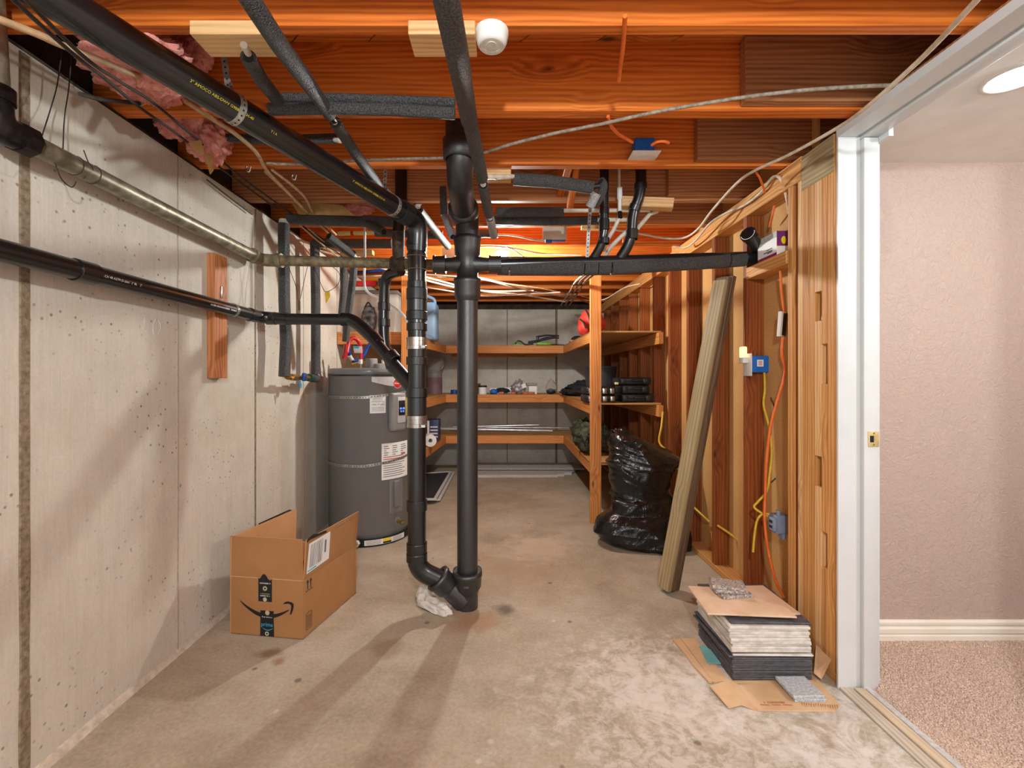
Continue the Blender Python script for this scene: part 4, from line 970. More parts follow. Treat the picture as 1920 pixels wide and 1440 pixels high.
# control panel: raised box on the curved side
pc = TH(739); a = R(pc); nrm = Vector((math.sin(a), -math.cos(a), 0)); tan = Vector((math.cos(a), math.sin(a), 0)); rot = Matrix((tan, nrm, Vector((0, 0, 1)))).transposed()
z0, z1 = zf(810), zf(737)
mb = MB(); 
o = MB().bevbox(cyl(pc, (z0 + z1) / 2, HR + 0.016), (0.128, 0.050, z1 - z0), 0.018, rot, seg=3).obj('control_panel', 'heater_dark', t)
MB().bevbox(cyl(pc, zf(770), HR + 0.042) + tan * 0.018, (0.07, 0.006, 0.18), 0.003, rot).obj('control_face', 'heater_light', o)
MB().bevbox(cyl(pc, zf(766), HR + 0.045) + tan * 0.018, (0.056, 0.006, 0.105), 0.003, rot).obj('display', 'black', o)
def flat(c, t_, up_=Vector((0, 0, 1))): return lambda u, v: c + t_ * u + up_ * v
text_obj('display_digits', '88 88\n8:18', 0.020, 'lcd', o, flat(cyl(pc, zf(770), HR + 0.0495) + tan * 0.018, tan))
MB().lathe([(0.0, 0.001), (0.004, 0.001), (0.004, 0)], cyl(pc, z1 - 0.03, HR + 0.0412) + tan * 0.02, nrm, 10).obj('screw', 'black', o)
# labels
p1 = patch('notice_label', TH(694), TH(721), zf(775), zf(741), 'paper', t)
for i, (tx, sz, dz) in enumerate((('DO NOT RETURN THIS', .0085, .050), ('WATER HEATER TO', .0085, .040), ('PLACE OF PURCHASE', .0085, .030), ('1-866-279-4566', .016, -.002))):
    text_obj('label_text', tx, sz, 'ink', p1, wrap((TH(694) + TH(721)) / 2, (zf(775) + zf(741)) / 2 + dz, HR + 0.0022), sx=0.86)
for dz in (0.020, 0.014, -0.022, -0.03, -0.038, -0.046): patch('label_line', TH(697), TH(718), (zf(775) + zf(741)) / 2 + dz, (zf(775) + zf(741)) / 2 + dz + 0.002, 'ink_grey', p1, HR + 0.0018)
p2 = patch('energy_label', TH(759.5), 94, zf(792), zf(740), 'yellow_label', t)
for k in range(4): patch('label_line', TH(761), 86, zf(750 + k * 10), zf(749 + k * 10), 'ink', p2, HR + 0.0018)
p3 = patch('rating_label', TH(714), TH(761), zf(902), zf(833), 'paper', t)
rg = random.Random(5)
for k in range(15):
    y = 838 + k * 4.1; red = 15 < (y - 838) < 24
    for q in range(3 if y < 857 else 1):
        xa = 718 + q * 15 if y < 857 else 717; xb = xa + rg.uniform(4, 10) if y < 857 else 757 - rg.uniform(0, 8)
        patch('label_line', TH(xa), TH(xb), zf(y + 1.4), zf(y), 'ink_red' if (857 <= y < 866) else 'ink_grey', p3, HR + 0.0018, 6)
dashes('label_text', wrap(TH(752), zf(857), HR + 0.0024), 0.055, 0.012, 6, 'ink_red', p3, 2)
p4 = patch('tray_label', TH(685), TH(753), 0.012, 0.047, 'paper', t, HR + 0.0075)
patch('label_block', TH(716), TH(730), 0.026, 0.046, 'yellow_label', p4, HR + 0.008, 5); patch('label_block', TH(716), TH(730), 0.014, 0.026, 'ink', p4, HR + 0.008, 5)
for k in range(4): patch('label_line', TH(688), TH(712), 0.018 + k * 0.007, 0.020 + k * 0.007, 'ink_grey', p4, HR + 0.008, 5); patch('label_line', TH(733), TH(749), 0.018 + k * 0.007, 0.020 + k * 0.007, 'ink_grey', p4, HR + 0.008, 5)
# straps
for ya, yb in ((745, 735), (873, 862)):
    zc_ = zf(ya); sl = (zf(yb) - zf(ya)) / 70.0
    def zs(th): return zc_ + max(0, th - 10) * sl
    n = 46; vs_ = []; fs_ = []; mb = MB()
    for k in range(n + 1):
        th = -100 + 200 * k / n; vs_ += [cyl(th, zs(th) - 0.009, HR + 0.003), cyl(th, zs(th) + 0.009, HR + 0.003)]
    fs_ = [(2 * k, 2 * k + 1, 2 * k + 3, 2 * k + 2) for k in range(n)]; mb.add(vs_, fs_)
    for k in range(50):
        th = -96 + 190 * k / 50; mb.lathe([(0.0, 0.0006), (0.0036, 0.0006)], cyl(th, zs(th), HR + 0.003), Vector((math.sin(R(th)), -math.cos(R(th)), 0)), 8, 1)
    mb.obj('seismic_strap', ['strap', 'hole'], t, fix=False)
patch('panel_plate', TH(727), TH(751), zf(968), zf(904), 'heater', t, HR + 0.003)
ec = TH(740); a = R(ec); nr2 = Vector((math.sin(a), -math.cos(a), 0)); tn2 = Vector((math.cos(a), math.sin(a), 0)); rot2 = Matrix((tn2, nr2, Vector((0, 0, 1)))).transposed()
MB().bevbox(cyl(ec, (zf(958) + zf(906)) / 2, HR + 0.006), (0.055, 0.024, zf(906) - zf(958)), 0.011, rot2, seg=3).obj('element_cover', 'heater', t)
dv = TH(742)
mb = MB().tube([cyl(dv, zf(986), HR - 0.01), cyl(dv, zf(986), HR + 0.05)], 0.010, 12); mb.tube([cyl(dv, zf(986), HR + 0.03), cyl(dv, zf(988), HR + 0.03) + tan * 0.03], 0.009, 10)
dvo = mb.obj('drain_valve', 'brass', t)
MB().lathe([(0.03, 0), (0.028, 0.004), (0.012, 0.005)], cyl(dv, zf(986), HR), Vector((math.sin(R(dv)), -math.cos(R(dv)), 0)), 20).obj('valve_collar', 'heater', dvo)
pg = TH(672.5); nv = Vector((math.sin(R(pg)), -math.cos(R(pg)), 0))
MB().lathe([(0.0, 0.004), (0.012, 0.004), (0.014, 0.024), (0.022, 0.024), (0.025, 0.016), (0.025, 0.0)], cyl(pg, 0.032, HR + 0.006), nv, 6).obj('tray_plug', 'white', t)
# top fittings and hoses
def ty(y, Y=3.4): return H - (y - CY) * Y / F
MB().lathe([(0.0, 1.30), (0.040, 1.30), (0.043, 1.295), (0.043, 1.226)], (P(697, 690, 3.42).x, 3.42, 0), seg=28).obj('top_cap', 'heater_dark', t)
MB().lathe([(0.0, 1.262), (0.060, 1.262), (0.064, 1.258), (0.064, 1.226)], (P(713, 690, 3.44).x, 3.44, 0), seg=28).obj('top_disc', 'heater_dark', t)
for x, yy in ((676, 3.38), (719, 3.46)):
    xx = P(x, 690, yy).x
    MB().tube([(xx, yy, 1.225), (xx, yy, 1.262)], 0.011, 14).obj('nipple', 'galv', t); MB().tube([(xx, yy, 1.258), (xx, yy, 1.292)], 0.015, 14).obj('nipple_collar', 'white', t)
def corr(pts, r):
    q = cat(pts, 12); rr = [r * (1 + 0.06 * (k % 2)) for k in range(len(q))]; return MB().tube(q, rr, 14)
corr([P(676, 674, 3.38), P(676.5, 655, 3.38), P(672, 640, 3.36), P(663, 634, 3.34), P(655, 639, 3.32), P(652, 652, 3.30), P(650, 662, 3.28)], 0.0145).obj('hot_hose', 'red_pex', t)
MB().tube(cat([P(649, 645, 3.24), P(648, 660, 3.24), P(645, 673, 3.24)], 5), 0.016, 16).obj('hose_sleeve', 'red_pex', t)
corr([P(719, 676, 3.46), P(718, 664, 3.48), P(708, 652, 3.5), P(697, 640, 3.5)], 0.0125).obj('cold_hose', 'blue_pex', t)
corr([P(698, 640, 3.5), P(690, 650, 3.5), P(682, 666, 3.5), P(672, 675, 3.48), P(662, 676, 3.46), P(655, 664, 3.44), P(654, 650, 3.42)], 0.0135).obj('cold_hose', 'blue_pex', t)
MB().tube([P(655, 667, 3.43), P(660, 675, 3.45)], 0.0155, 14).obj('hose_collar', 'offwhite', t)
tg = MB().prism([P(662, 649, 3.345), P(679, 649.5, 3.345), P(679, 662, 3.345), P(664, 662, 3.345)], (0, 0.002, 0)).obj('hose_tag', 'paper', t)
MB().prism([P(662.5, 649.2, 3.343), P(673, 649.5, 3.343), P(673, 653.5, 3.343), P(662.5, 653, 3.343)], (0, 0.001, 0)).obj('tag_print', 'cyan_ink', tg)
MB().tube(cat([P(660, 683, 3.44), P(672, 680, 3.44), P(688, 679, 3.44)], 5), 0.006, 8).obj('yellow_lead', 'cable_yellow', t)

# ---- cardboard box
Ab, Bb, Cb = V(-1.24, 2.06, 0.0), V(-0.889, 2.01, 0.0), V(-0.795, 2.447, 0.0); Db = Ab + Cb - Bb; HB, HF = 0.262, 0.178
t = thing('cardboard_box', 'open brown cardboard shipping box with raised flaps standing by the concrete wall', 'box', (Ab + Cb) / 2)
cen = (Ab + Cb) / 2
def wallq(name, p, q, z0, z1, m=('card', 'card_in'), lean=0.0, trim=None):
    d = (q - p).normalized(); nin = V(-d.y, d.x, 0)
    if (cen - p).dot(nin) < 0: nin = -nin
    th = 0.004
    a0, b0_ = p + V(0, 0, z0), q + V(0, 0, z0); ln = -nin * lean
    a1, b1_ = p + V(0, 0, z1) + ln, q + V(0, 0, z1) + ln
    if trim: a1 = a1 + d * trim[0]; b1_ = b1_ - d * trim[1]
    mb = MB(); vs_ = [a0, b0_, b1_, a1] + [x_ + nin * th for x_ in (a0, b0_, b1_, a1)]
    mb.add(vs_, [(0, 1, 2, 3)], 0); mb.add(vs_, [(4, 7, 6, 5), (0, 4, 5, 1), (3, 2, 6, 7), (0, 3, 7, 4), (1, 5, 6, 2)], 1)
    return mb.obj(name, list(m), t), nin
fp, nf = wallq('front_panel', Ab, Bb, 0.003, HB); sp_, ns_ = wallq('side_panel', Bb, Cb, 0.003, HB); wallq('back_panel', Cb, Db, 0.003, HB); wallq('side_panel', Db, Ab, 0.003, HB)
MB().prism([Ab + V(0, 0, .003), Bb + V(0, 0, .003), Cb + V(0, 0, .003), Db + V(0, 0, .003)], (0, 0, 0.004)).obj('bottom_panel', 'card_in', t)
ff, _ = wallq('front_flap', Ab, Bb, HB + 0.001, HB + HF + 0.004, trim=(0.0, 0.004)); sf, _ = wallq('side_flap', Bb + V(0.002, 0.006, 0), Cb, HB + 0.001, HB + HF, lean=0.012, trim=(0.002, -0.006)); wallq('side_flap', Db, Ab, HB + 0.001, HB + HF, lean=-0.004)
# back flap folded outward
dC = (Db - Cb).normalized(); MB().prism([Cb + V(0, 0, HB), Db + V(0, 0, HB), Db + V(0.0, 0.004, HB - HF), Cb + V(0.0, 0.004, HB - HF)], (0, 0.004, 0)).obj('back_flap', 'card', t)
uF = (Bb - Ab).normalized(); LF = (Bb - Ab).length; oF = -nf
def FR(u, v, e=0.0006): return Ab + uF * (u * LF) + V(0, 0, v) + oF * e
def decal(name, pts, m, parent, e=0.0006, fr=None):
    fr = fr or FR; n = len(pts); return MB().add([fr(u, v, e) for u, v in pts], [list(range(n))]).obj(name, m, parent, fix=False)
zig = [(0.395, HB + 0.002), (0.41, HB - 0.004), (0.43, HB + 0.004), (0.45, HB + 0.016), (0.48, HB + 0.02), (0.505, HB + 0.012), (0.53, HB - 0.002), (0.555, HB - 0.008), (0.582, HB - 0.002)]
tp = decal('tape_strip', [(0.582, 0.158), (0.395, 0.158)] + zig, 'tape', fp)
tp2 = decal('tape_strip', [(0.42, 0.004), (0.613, 0.004), (0.605, 0.118), (0.425, 0.118)], 'tape', fp)
# smile arrow
up_, lo_ = [], []
for k in range(25):
    q = k / 24; u = 0.142 + (0.815 - 0.142) * q; base = 0.155 - 0.052 * math.sin(math.pi * min(1.0, q * 0.93)) ** 0.9 - 0.012 * q
    w_ = 0.004 + 0.0155 * math.sin(math.pi * q) ** 0.8; up_.append((u, base + w_ * 0.35)); lo_.append((u, base - w_ * 0.65))
mb = MB(); n = len(up_); mb.add([FR(u, v, 0.001) for u, v in up_] + [FR(u, v, 0.001) for u, v in lo_], [(k, k + 1, n + k + 1, n + k) for k in range(n - 1)])
hd = [(0.735, 0.153), (0.76, 0.163), (0.80, 0.167), (0.85, 0.165), (0.878, 0.158), (0.880, 0.145), (0.868, 0.128), (0.850, 0.113), (0.838, 0.107), (0.830, 0.112), (0.840, 0.130), (0.845, 0.146), (0.838, 0.153), (0.81, 0.157), (0.77, 0.155)]
mb.add([FR(u, v, 0.0012) for u, v in hd], [(0, 1, 14), (1, 2, 13, 14), (2, 3, 13), (3, 4, 12, 13), (4, 5, 11, 12), (5, 6, 10, 11), (6, 7, 9, 10), (7, 8, 9)])
mb.obj('smile_arrow', 'tape', fp, fix=False)
def ftext(txt, sz, u, v, m, par, sx=1.0, e=0.0012): return text_obj('tape_text', txt, sz, m, par, lambda a_, b_: FR(u, v, e) + uF * a_ + V(0, 0, b_), sx)
ftext('prime', 0.026, 0.515, 0.056, 'cyan_ink', tp2, 0.95); ftext('Free delivery', 0.0095, 0.515, 0.090, 'white_ink', tp2); [dashes('tape_text', (lambda a_, b_, v=v: FR(0.49, v, 0.0012) + uF * a_ + V(0, 0, b_)), w_, h_, n_, m_, tp, n_) for v, w_, h_, n_, m_ in ((HB - 0.022, 0.052, 0.006, 13, 'white_ink'), (0.193, 0.046, 0.003, 15, 'gold_ink'), (0.184, 0.046, 0.006, 12, 'white_ink'))]
up_, lo_ = [], []
for k in range(11):
    q = k / 10; u = 0.455 + 0.14 * q; b_ = 0.042 - 0.009 * math.sin(math.pi * q); up_.append(FR(u, b_, .0012)); lo_.append(FR(u, b_ - 0.0012 - 0.0022 * math.sin(math.pi * q), .0012))
MB().add(up_ + lo_, [(k, k + 1, 12 + k, 11 + k) for k in range(10)]).obj('tape_text', 'cyan_ink', tp2, fix=False)
def fdisc(u, v, r, m, par, hole=True):
    mb = MB(); n = 20; ri = r * 0.45 if hole else 0.0
    vs_ = [FR(u, v, .0012) + uF * (rr * math.cos(a)) + V(0, 0, rr * math.sin(a)) for rr in (ri, r) for a in [2 * math.pi * k / n for k in range(n)]]
    mb.add(vs_, [(k, (k + 1) % n, n + (k + 1) % n, n + k) for k in range(n)]); return mb.obj('tape_icon', m, par, fix=False)
fdisc(0.487, HB - 0.045, 0.0105, 'gold_ink', tp); fdisc(0.487, 0.168, 0.0095, 'gold_ink', tp, False); fdisc(0.52, 0.109, 0.0105, 'gold_ink', tp2, False); fdisc(0.515, 0.016, 0.0095, 'gold_ink', tp2)
# right side: label, arrows, stamp
uS = (Cb - Bb).normalized(); LS = (Cb - Bb).length; oS = -ns_
def SD(u, v, e=0.0006): 
    return Bb + uS * (u * LS) + V(0, 0, v) + oS * (e + (0.012 * (v - HB) / HF if v > HB else 0.0) + (0.0012 if v > HB else 0))
lb = decal('shipping_label', [(0.045, HB + 0.02), (0.215, HB + 0.022), (0.425, HB + 0.026), (0.425, HB + 0.158), (0.06, HB + 0.155)], 'paper', sf, 0.001, SD)
rg = random.Random(9)
for k in range(9):
    u0 = 0.09 + 0.024 * k
    decal('label_line', [(u0, HB + 0.04), (u0 + rg.choice((.006, .012)), HB + 0.04), (u0 + .012, HB + 0.145), (u0 + 0.004, HB + 0.145)], 'ink' if k in (5, 6) else 'ink_grey', lb, 0.0016, SD)
decal('label_line', [(0.33, HB + 0.07), (0.36, HB + 0.07), (0.36, HB + 0.13), (0.33, HB + 0.13)], 'ink_grey', lb, 0.0016, SD); decal('label_line', [(0.06, HB + 0.026), (0.2, HB + 0.028), (0.2, HB + 0.034), (0.06, HB + 0.032)], 'cyan_ink', lb, 0.0016, SD)
decal('torn_tape', [(0.02, HB + HF - 0.012), (0.07, HB + HF - 0.006), (0.36, HB + HF - 0.016), (0.34, HB + HF - 0.004), (0.2, HB + HF + 0.002), (0.12, HB + HF + 0.012), (0.03, HB + HF + 0.004)], 'tape', sf, 0.0014, SD)
for u in (0.075, 0.125):
    decal('upright_arrow', [(u - .006, HB - .052), (u + .006, HB - .052), (u + .006, HB - .022), (u + .02, HB - .024), (u, HB - .008), (u - .02, HB - .024), (u - .006, HB - .022)], 'ink', sp_, 0.001, SD)
decal('upright_arrow', [(0.04, HB - .06), (0.16, HB - .06), (0.16, HB - .057), (0.04, HB - .057)], 'ink', sp_, 0.001, SD)
for v0, v1, u0, u1 in ((0.03, 0.105, .05, .056), (0.03, .105, .134, .14), (.03, .032, .05, .14), (.103, .105, .05, .14)) + tuple((0.04 + k * 0.008, 0.0425 + k * 0.008, 0.065, 0.125) for k in range(7)):
    decal('maker_stamp', [(u0, v0), (u1, v0), (u1, v1), (u0, v1)], 'ink', sp_, 0.001, SD)
for u0, u1 in ((0.5, 0.72), (0.78, 0.92)): decal('seam_mark', [(u0, HB + HF - 0.022), (u1, HB + HF - 0.022), (u1, HB + HF - 0.0195), (u0, HB + HF - 0.0195)], 'ink_grey', sf, 0.001, SD)
# torn tape on the far flap
pA, pD = Ab + V(0, 0, HB + HF), Db + V(0, 0, HB + HF)
MB().prism([pA.lerp(pD, .35) + V(.006, 0, -.02), pA.lerp(pD, .55) + V(.006, 0, -.012), pA.lerp(pD, .93) + V(.006, 0, .0), pA.lerp(pD, .9) + V(.0, 0, .008), pA.lerp(pD, .6) + V(0, 0, .006), pA.lerp(pD, .4) + V(0, 0, .004)], (-0.002, 0, 0)).obj('torn_tape', 'tape', t)

# ---- rag under the wye hub
def rag_body():
    rz = Matrix.Rotation(R(-30), 3, 'Z'); mb = MB()
    for c, r, sd in ((PZ(815, 1141, 0.0), (0.088, 0.044, 0.036), 0.0), (PZ(797, 1124, 0.0), (0.052, 0.040, 0.060), 3.0), (PZ(828, 1148, 0.0), (0.055, 0.034, 0.028), 6.0)):
        def fn(p, d):
            t_ = p.y / r[1]
            k = 1 + 0.16 * math.sin(t_ * 7 + p.x * 25 + sd) + 0.22 * noise.noise(d * 2.2 + Vector((sd, 1, 0))) + 0.08 * noise.noise(d * 6)
            return rz @ (p * k)
        mb.ellipsoid((c.x, c.y, 0.004), r, 44, 26, 0, fn)
    for p in mb.v: p.z = max(p.z, 0.002)
    return mb.obj('rag', 'rag')
tag(rag_body(), 'crumpled white rag tucked under the elbow at the foot of the stack', 'rag')

# ---- boards leaning on the stud wall
def lean(name, a, b, w, th, m, label, grp, yaw):
    a = Vector(a); b = Vector(b); up = Vector((math.cos(R(yaw)), math.sin(R(yaw)), 0))
    return tag(board(name, a, b, w, th, m, up=up, bev=0.003), label, 'board', grp)
# 'up' = thickness direction (pointing to the wall side); width runs across
yw = 24; ud = Vector((math.cos(R(yw)), math.sin(R(yw)), 0)); la, lb_ = Vector((0.862, 2.455, 0.020)), Vector((1.140, 2.395, 1.672))
for off, th, dz, m, lab in ((0.0, 0.024, 0.0, 'wood_treated', 'pale greenish board leaning on the stud wall, nearest to the room'),
                            (0.0275, 0.028, 0.016, 'wood_treated_dark', 'thin dark board sandwiched second in the leaning group'),
                            (0.0575, 0.030, 0.024, 'wood_treated_dark', 'dark weathered board nearest the studs in the leaning group')):
    lean('leaning_board', la + ud * off, lb_ + ud * off + V(0, 0, dz), 0.082, th, m, lab, 'boards leaning on the stud wall', yw)

# ---- black rubbish bag
def bag():
    base = P(1205, 1015, 3.20)
    # outline rows: (pixel y, left x, right x, depth centre, half depth)
    rows = [(1030, 1178, 1290, 3.16, .17), (1012, 1136, 1300, 3.17, .20), (992, 1118, 1296, 3.18, .20), (972, 1126, 1286, 3.20, .19), (955, 1146, 1272, 3.22, .17), (935, 1152, 1262, 3.22, .14), (915, 1147, 1252, 3.22, .14), (895, 1144, 1256, 3.22, .15), (875, 1143, 1266, 3.22, .155), (862, 1143, 1280, 3.22, .15), (850, 1144, 1262, 3.23, .145), (838, 1145, 1238, 3.24, .13), (826, 1147, 1210, 3.25, .11), (816, 1150, 1186, 3.26, .08), (809, 1154, 1176, 3.28, .04)]
    seg = 150; sub = 9; vs_ = []; fs_ = []; R_ = []
    for i in range(len(rows) - 1):
        for k in range(sub):
            t_ = k / sub; t2 = t_ * t_ * (3 - 2 * t_); R_.append([a + (b - a) * t2 for a, b in zip(rows[i], rows[i + 1])])
    R_.append(list(rows[-1]))
    for i, (y, xl, xr, Y, hd) in enumerate(R_):
        cl, cr = P(xl, y, Y), P(xr, y, Y); c = (cl + cr) / 2; hw = (cr.x - cl.x) / 2; z = max(0.006, c.z)
        if y > 1020: z = 0.006
        for k in range(seg):
            a = 2 * math.pi * k / seg; ca, sa = math.cos(a), math.sin(a); e = 0.72
            px = math.copysign(abs(ca) ** e, ca) * hw; py = math.copysign(abs(sa) ** e, sa) * hd
            p = Vector((c.x + px, Y + py, z))
            q = p * 5.0
            f_ = 1.0 if z > 0.32 else -0.25
            al, ac = 0.80 * p.x - 0.60 * f_ * p.z, 0.60 * f_ * p.x + 0.80 * p.z
            w1_ = noise.noise(Vector((al * 2.2, p.y * 3.0, ac * 7.0)))
            w2_ = noise.noise(Vector((al * 4.0 + 5, p.y * 5.0, ac * 17.0 - al * 5)))
            w3_ = noise.noise(p * 2.6 + Vector((4, 8, 1)))
            waist = math.exp(-((z - 0.29) / 0.07) ** 2)
            dsp = 0.022 * w3_ + (0.022 + 0.012 * waist) * ((1 - abs(w1_)) ** 6 - 0.35) + (0.010 + 0.008 * waist) * (1 - abs(w2_)) ** 6
            d = Vector((ca, sa, 0)); p += d * dsp
            p.z += 0.018 * noise.noise(q * 1.2 + Vector((9, 9, 9))) if z > 0.03 else 0
            p.z = max(p.z, 0.005); p.x = min(p.x, 1.245)
            vs_.append(p)
    n = len(R_)
    for i in range(n - 1):
        for k in range(seg): k2 = (k + 1) % seg; fs_.append((i * seg + k, i * seg + k2, (i + 1) * seg + k2, (i + 1) * seg + k))
    mb = MB().add(vs_, fs_, 0, True); mb.add([vs_[k] for k in range((n - 1) * seg, n * seg)], [list(range(seg))], 0, True); mb.add([vs_[k] for k in range(seg)], [list(range(seg))], 0, True)
    return mb
t = thing('rubbish_bag', 'full shiny black plastic rubbish bag slumped against the stud wall', 'rubbish bag', P(1205, 1035, 3.15))
bag().obj('bag_body', 'bag', t)
# gathered neck at upper left
def crumple(name, c, r, m, par, seed, amp=0.35, seg=28, ring_=16, zmin=None):
    def fn(p, d):
        w = 1 + amp * (abs(noise.noise(d * 2.2 + Vector((seed, 0, 0)))) * 2 - 0.5) + amp * 0.5 * noise.noise(d * 5 + Vector((0, seed, 0))); return p * w
    mb = MB().ellipsoid(c, r, seg, ring_, 0, fn)
    zm = c[2] - r[2] * 1.02 if zmin is None else zmin
    for p in mb.v: p.z = max(p.z, zm)
    return mb.obj(name, m, par)
crumple('bag_neck', P(1163, 812, 3.3), (0.075, 0.06, 0.03), 'bag', t, 4.2, 0.5)
crumple('bag_corner', P(1278, 1030, 3.08), (0.035, 0.05, 0.016), 'bag', t, 1.7, 0.5)

# ---- tile pile on flattened cardboard
def sheet(name, pts, z, m, label, cat_, th=0.004, lift=None):
    """flat irregular sheet lying on the floor; pts are outline pixels seen at height z"""
    q = [PZ(x, y, z + (lift[i] if lift else 0)) for i, (x, y) in enumerate(pts)]
    o = MB().prism(q, (0, 0, -th)).obj(name, m); tag(o, label, cat_); return o
t = thing('flattened_cardboard', 'torn flattened brown cardboard lying under and in front of the tile pile', 'cardboard', PZ(1450, 1300, 0))
pf = [(1331, 1286), (1368, 1274), (1385, 1284), (1520, 1272), (1534, 1274), (1556, 1300), (1574, 1322), (1566, 1332), (1500, 1331), (1421, 1331), (1411, 1322), (1386, 1320), (1366, 1326)]
q = [PZ(x, y, 0.006) for x, y in pf]
MB().prism([PZ(x, y, 0.006) for x, y in ((1385, 1284), (1520, 1272), (1534, 1274), (1556, 1300), (1574, 1322), (1566, 1332), (1421, 1331), (1408, 1318))], (0, 0, -0.005)).obj('main_sheet', 'card_flat', t)
MB().prism([PZ(1331, 1286, 0.012), PZ(1368, 1274, 0.012), PZ(1386, 1284, 0.006), PZ(1409, 1318, 0.006), PZ(1420, 1331, 0.004), PZ(1390, 1320, 0.012), PZ(1366, 1326, 0.01)], (0, 0, -0.005)).obj('folded_flap', 'card_flat', t)
MB().prism([PZ(x, y, 0.004) for x, y in ((1377, 1281), (1526, 1283), (1532, 1272), (1470, 1180), (1318, 1186))], (0, 0, -0.003)).obj('hidden_sheet', 'card_flat', t)
rg = random.Random(2)
vs_ = []; fs_ = []
for k in range(16):
    a_ = PZ(1502 + k * 4.4, 1317 + rg.uniform(-1, 1) + k * 0.3, 0.007); b_ = PZ(1502 + k * 4.4 + 2.2, 1317 + k * .3, 0.007); c_ = PZ(1503 + k * 4.4 + rg.uniform(0, 3), 1325 + rg.uniform(-2, 3) + k * .3, 0.008)
    vs_ += [a_, b_, c_]; fs_.append((3 * k, 3 * k + 1, 3 * k + 2))
MB().add(vs_, fs_).obj('torn_edge', 'card', t, fix=False)
dashes('printed_text', lambda u, v: PZ(1452, 1317, 0.0066) + V(u, v, 0), 0.075, 0.010, 12, 'card', t, 3)
for x0, x1 in ((1425, 1443), (1447, 1464), (1468, 1486)):
    MB().add([PZ(x0, 1320.5, .0066), PZ(x1, 1321.5, .0066), PZ(x1, 1322.6, .0066), PZ(x0, 1321.6, .0066)], [(0, 1, 2, 3)]).obj('printed_rule', 'ink_red', t, fix=False)
t = thing('cardboard_sheet', 'narrow creased cardboard flap sticking out left of the tile pile', 'cardboard', PZ(1310, 1240, 0))
MB().prism([PZ(x, y, 0.010) for x, y in ((1261, 1198), (1276, 1197), (1336, 1277), (1329, 1277), (1300, 1246), (1282, 1222))], (0, 0, -0.008)).obj('edge_strip', 'card_flat', t)
MB().prism([PZ(x, y, 0.007) for x, y in ((1277, 1197), (1302, 1196), (1338, 1240), (1366, 1276), (1338, 1279))], (0, 0, -0.006)).obj('main_strip', 'card_flat', t)
o = MB().prism([PZ(x, y, 0.012) for x, y in ((1311, 1211), (1321, 1210), (1340, 1224), (1352, 1244), (1327, 1243))], (0, 0, -0.004)).obj('teal_card', 'teal'); tag(o, 'small torn teal card lying on the cardboard left of the tiles', 'card')
# cardboard wedge propped at the right of the pile
t = thing('cardboard_wedge', 'folded cardboard piece propped between the tile pile and the studs', 'cardboard', P(1545, 1270, 1.74))
MB().prism([P(1530, 1208, 1.84), P(1563, 1229, 1.76), P(1540, 1274, 1.71), P(1526, 1262, 1.74)], (0.004, 0.003, 0)).obj('sheet', 'card_flat', t)

TX0, TY0, TS = 0.872, 1.735, 0.304
rg = random.Random(11); z = 0.0065
ORD = ['lowest', 'second', 'third', 'fourth', 'fifth', 'sixth', 'seventh', 'eighth', 'ninth', 'tenth', 'eleventh', 'twelfth']
def tile(name, x, y, w, d, z, th, m, label, grp, rz=0.0, cat_='tile', edge=None):
    mb = MB().bevbox((0, 0, 0), (w, d, th), min(0.0015, th * .3), seg=1)
    o = mb.obj(name, m, origin=(0, 0, 0)); 
    for p in o.data.polygons: p.use_smooth = False
    o.location = (x + w / 2, y + d / 2, z + th / 2); o.rotation_euler = (0, 0, R(rz)); tag(o, label, cat_, grp); return o
def nth(k, n, what):
    if k == 0: return f'lowest {what}'
    if k == n - 1: return f'topmost {what}'
    return f'{ORD[k]} {what} from the bottom' if k < 12 else what
nd = 10
for k in range(nd):
    th = 0.0084; tile('dark_tile', TX0 + rg.uniform(-.002, .002), TY0 + rg.uniform(-.002, .002), TS, TS, z, th, 'tile_dark', nth(k, nd, 'charcoal tile of the dark stack on the cardboard'), 'charcoal tiles in the pile', rg.uniform(-.3, .3)); z += th + 0.0002
for k, (dx, dy, rz, m) in enumerate(((-0.02, 0.004, 2.0, 'tile_dark'), (0.004, -.004, -1.0, 'tile_white'), (-0.012, 0.01, 3.2, 'tile_dark'))):
    tile('dark_tile' if m == 'tile_dark' else 'white_tile', TX0 + dx, TY0 + dy, TS, TS, z, 0.007, m, ('crooked charcoal tile sticking out left just above the dark stack', 'single white tile slipped between crooked charcoal tiles', 'crooked charcoal tile right under the white stack')[k], None, rz); z += 0.0073
nw = 9
for k in range(nw):
    th = 0.0108; tile('white_tile', TX0 - 0.006 + rg.uniform(-.005, .005) - 0.001 * k, TY0 - 0.004 + rg.uniform(-.005, .004), TS, TS, z, th, 'tile_white', nth(k, nw, 'white ceramic tile of the white stack in the pile'), 'white tiles in the pile', rg.uniform(-1.2, 1.2)); z += th + 0.0002
tile('dark_tile', TX0 + 0.004, TY0 + 0.008, TS, TS + 0.02, z, 0.009, 'tile_dark', 'charcoal tile lying on top of the white stack', None, -1.5); z += 0.0093
tile('beige_tile', TX0 + 0.05, TY0 + 0.055, 0.245, 0.245, z, 0.007, 'tile_tan', 'smaller pale beige tile under the topmost beige tile', None, 2.5); z += 0.0072
tile('beige_tile', TX0 - 0.065, TY0 + 0.035, 0.335, 0.235, z, 0.007, 'tile_tan', 'pale beige tile lying askew on top of the pile', None, -4.5); ztop = z + 0.0072
z = ztop
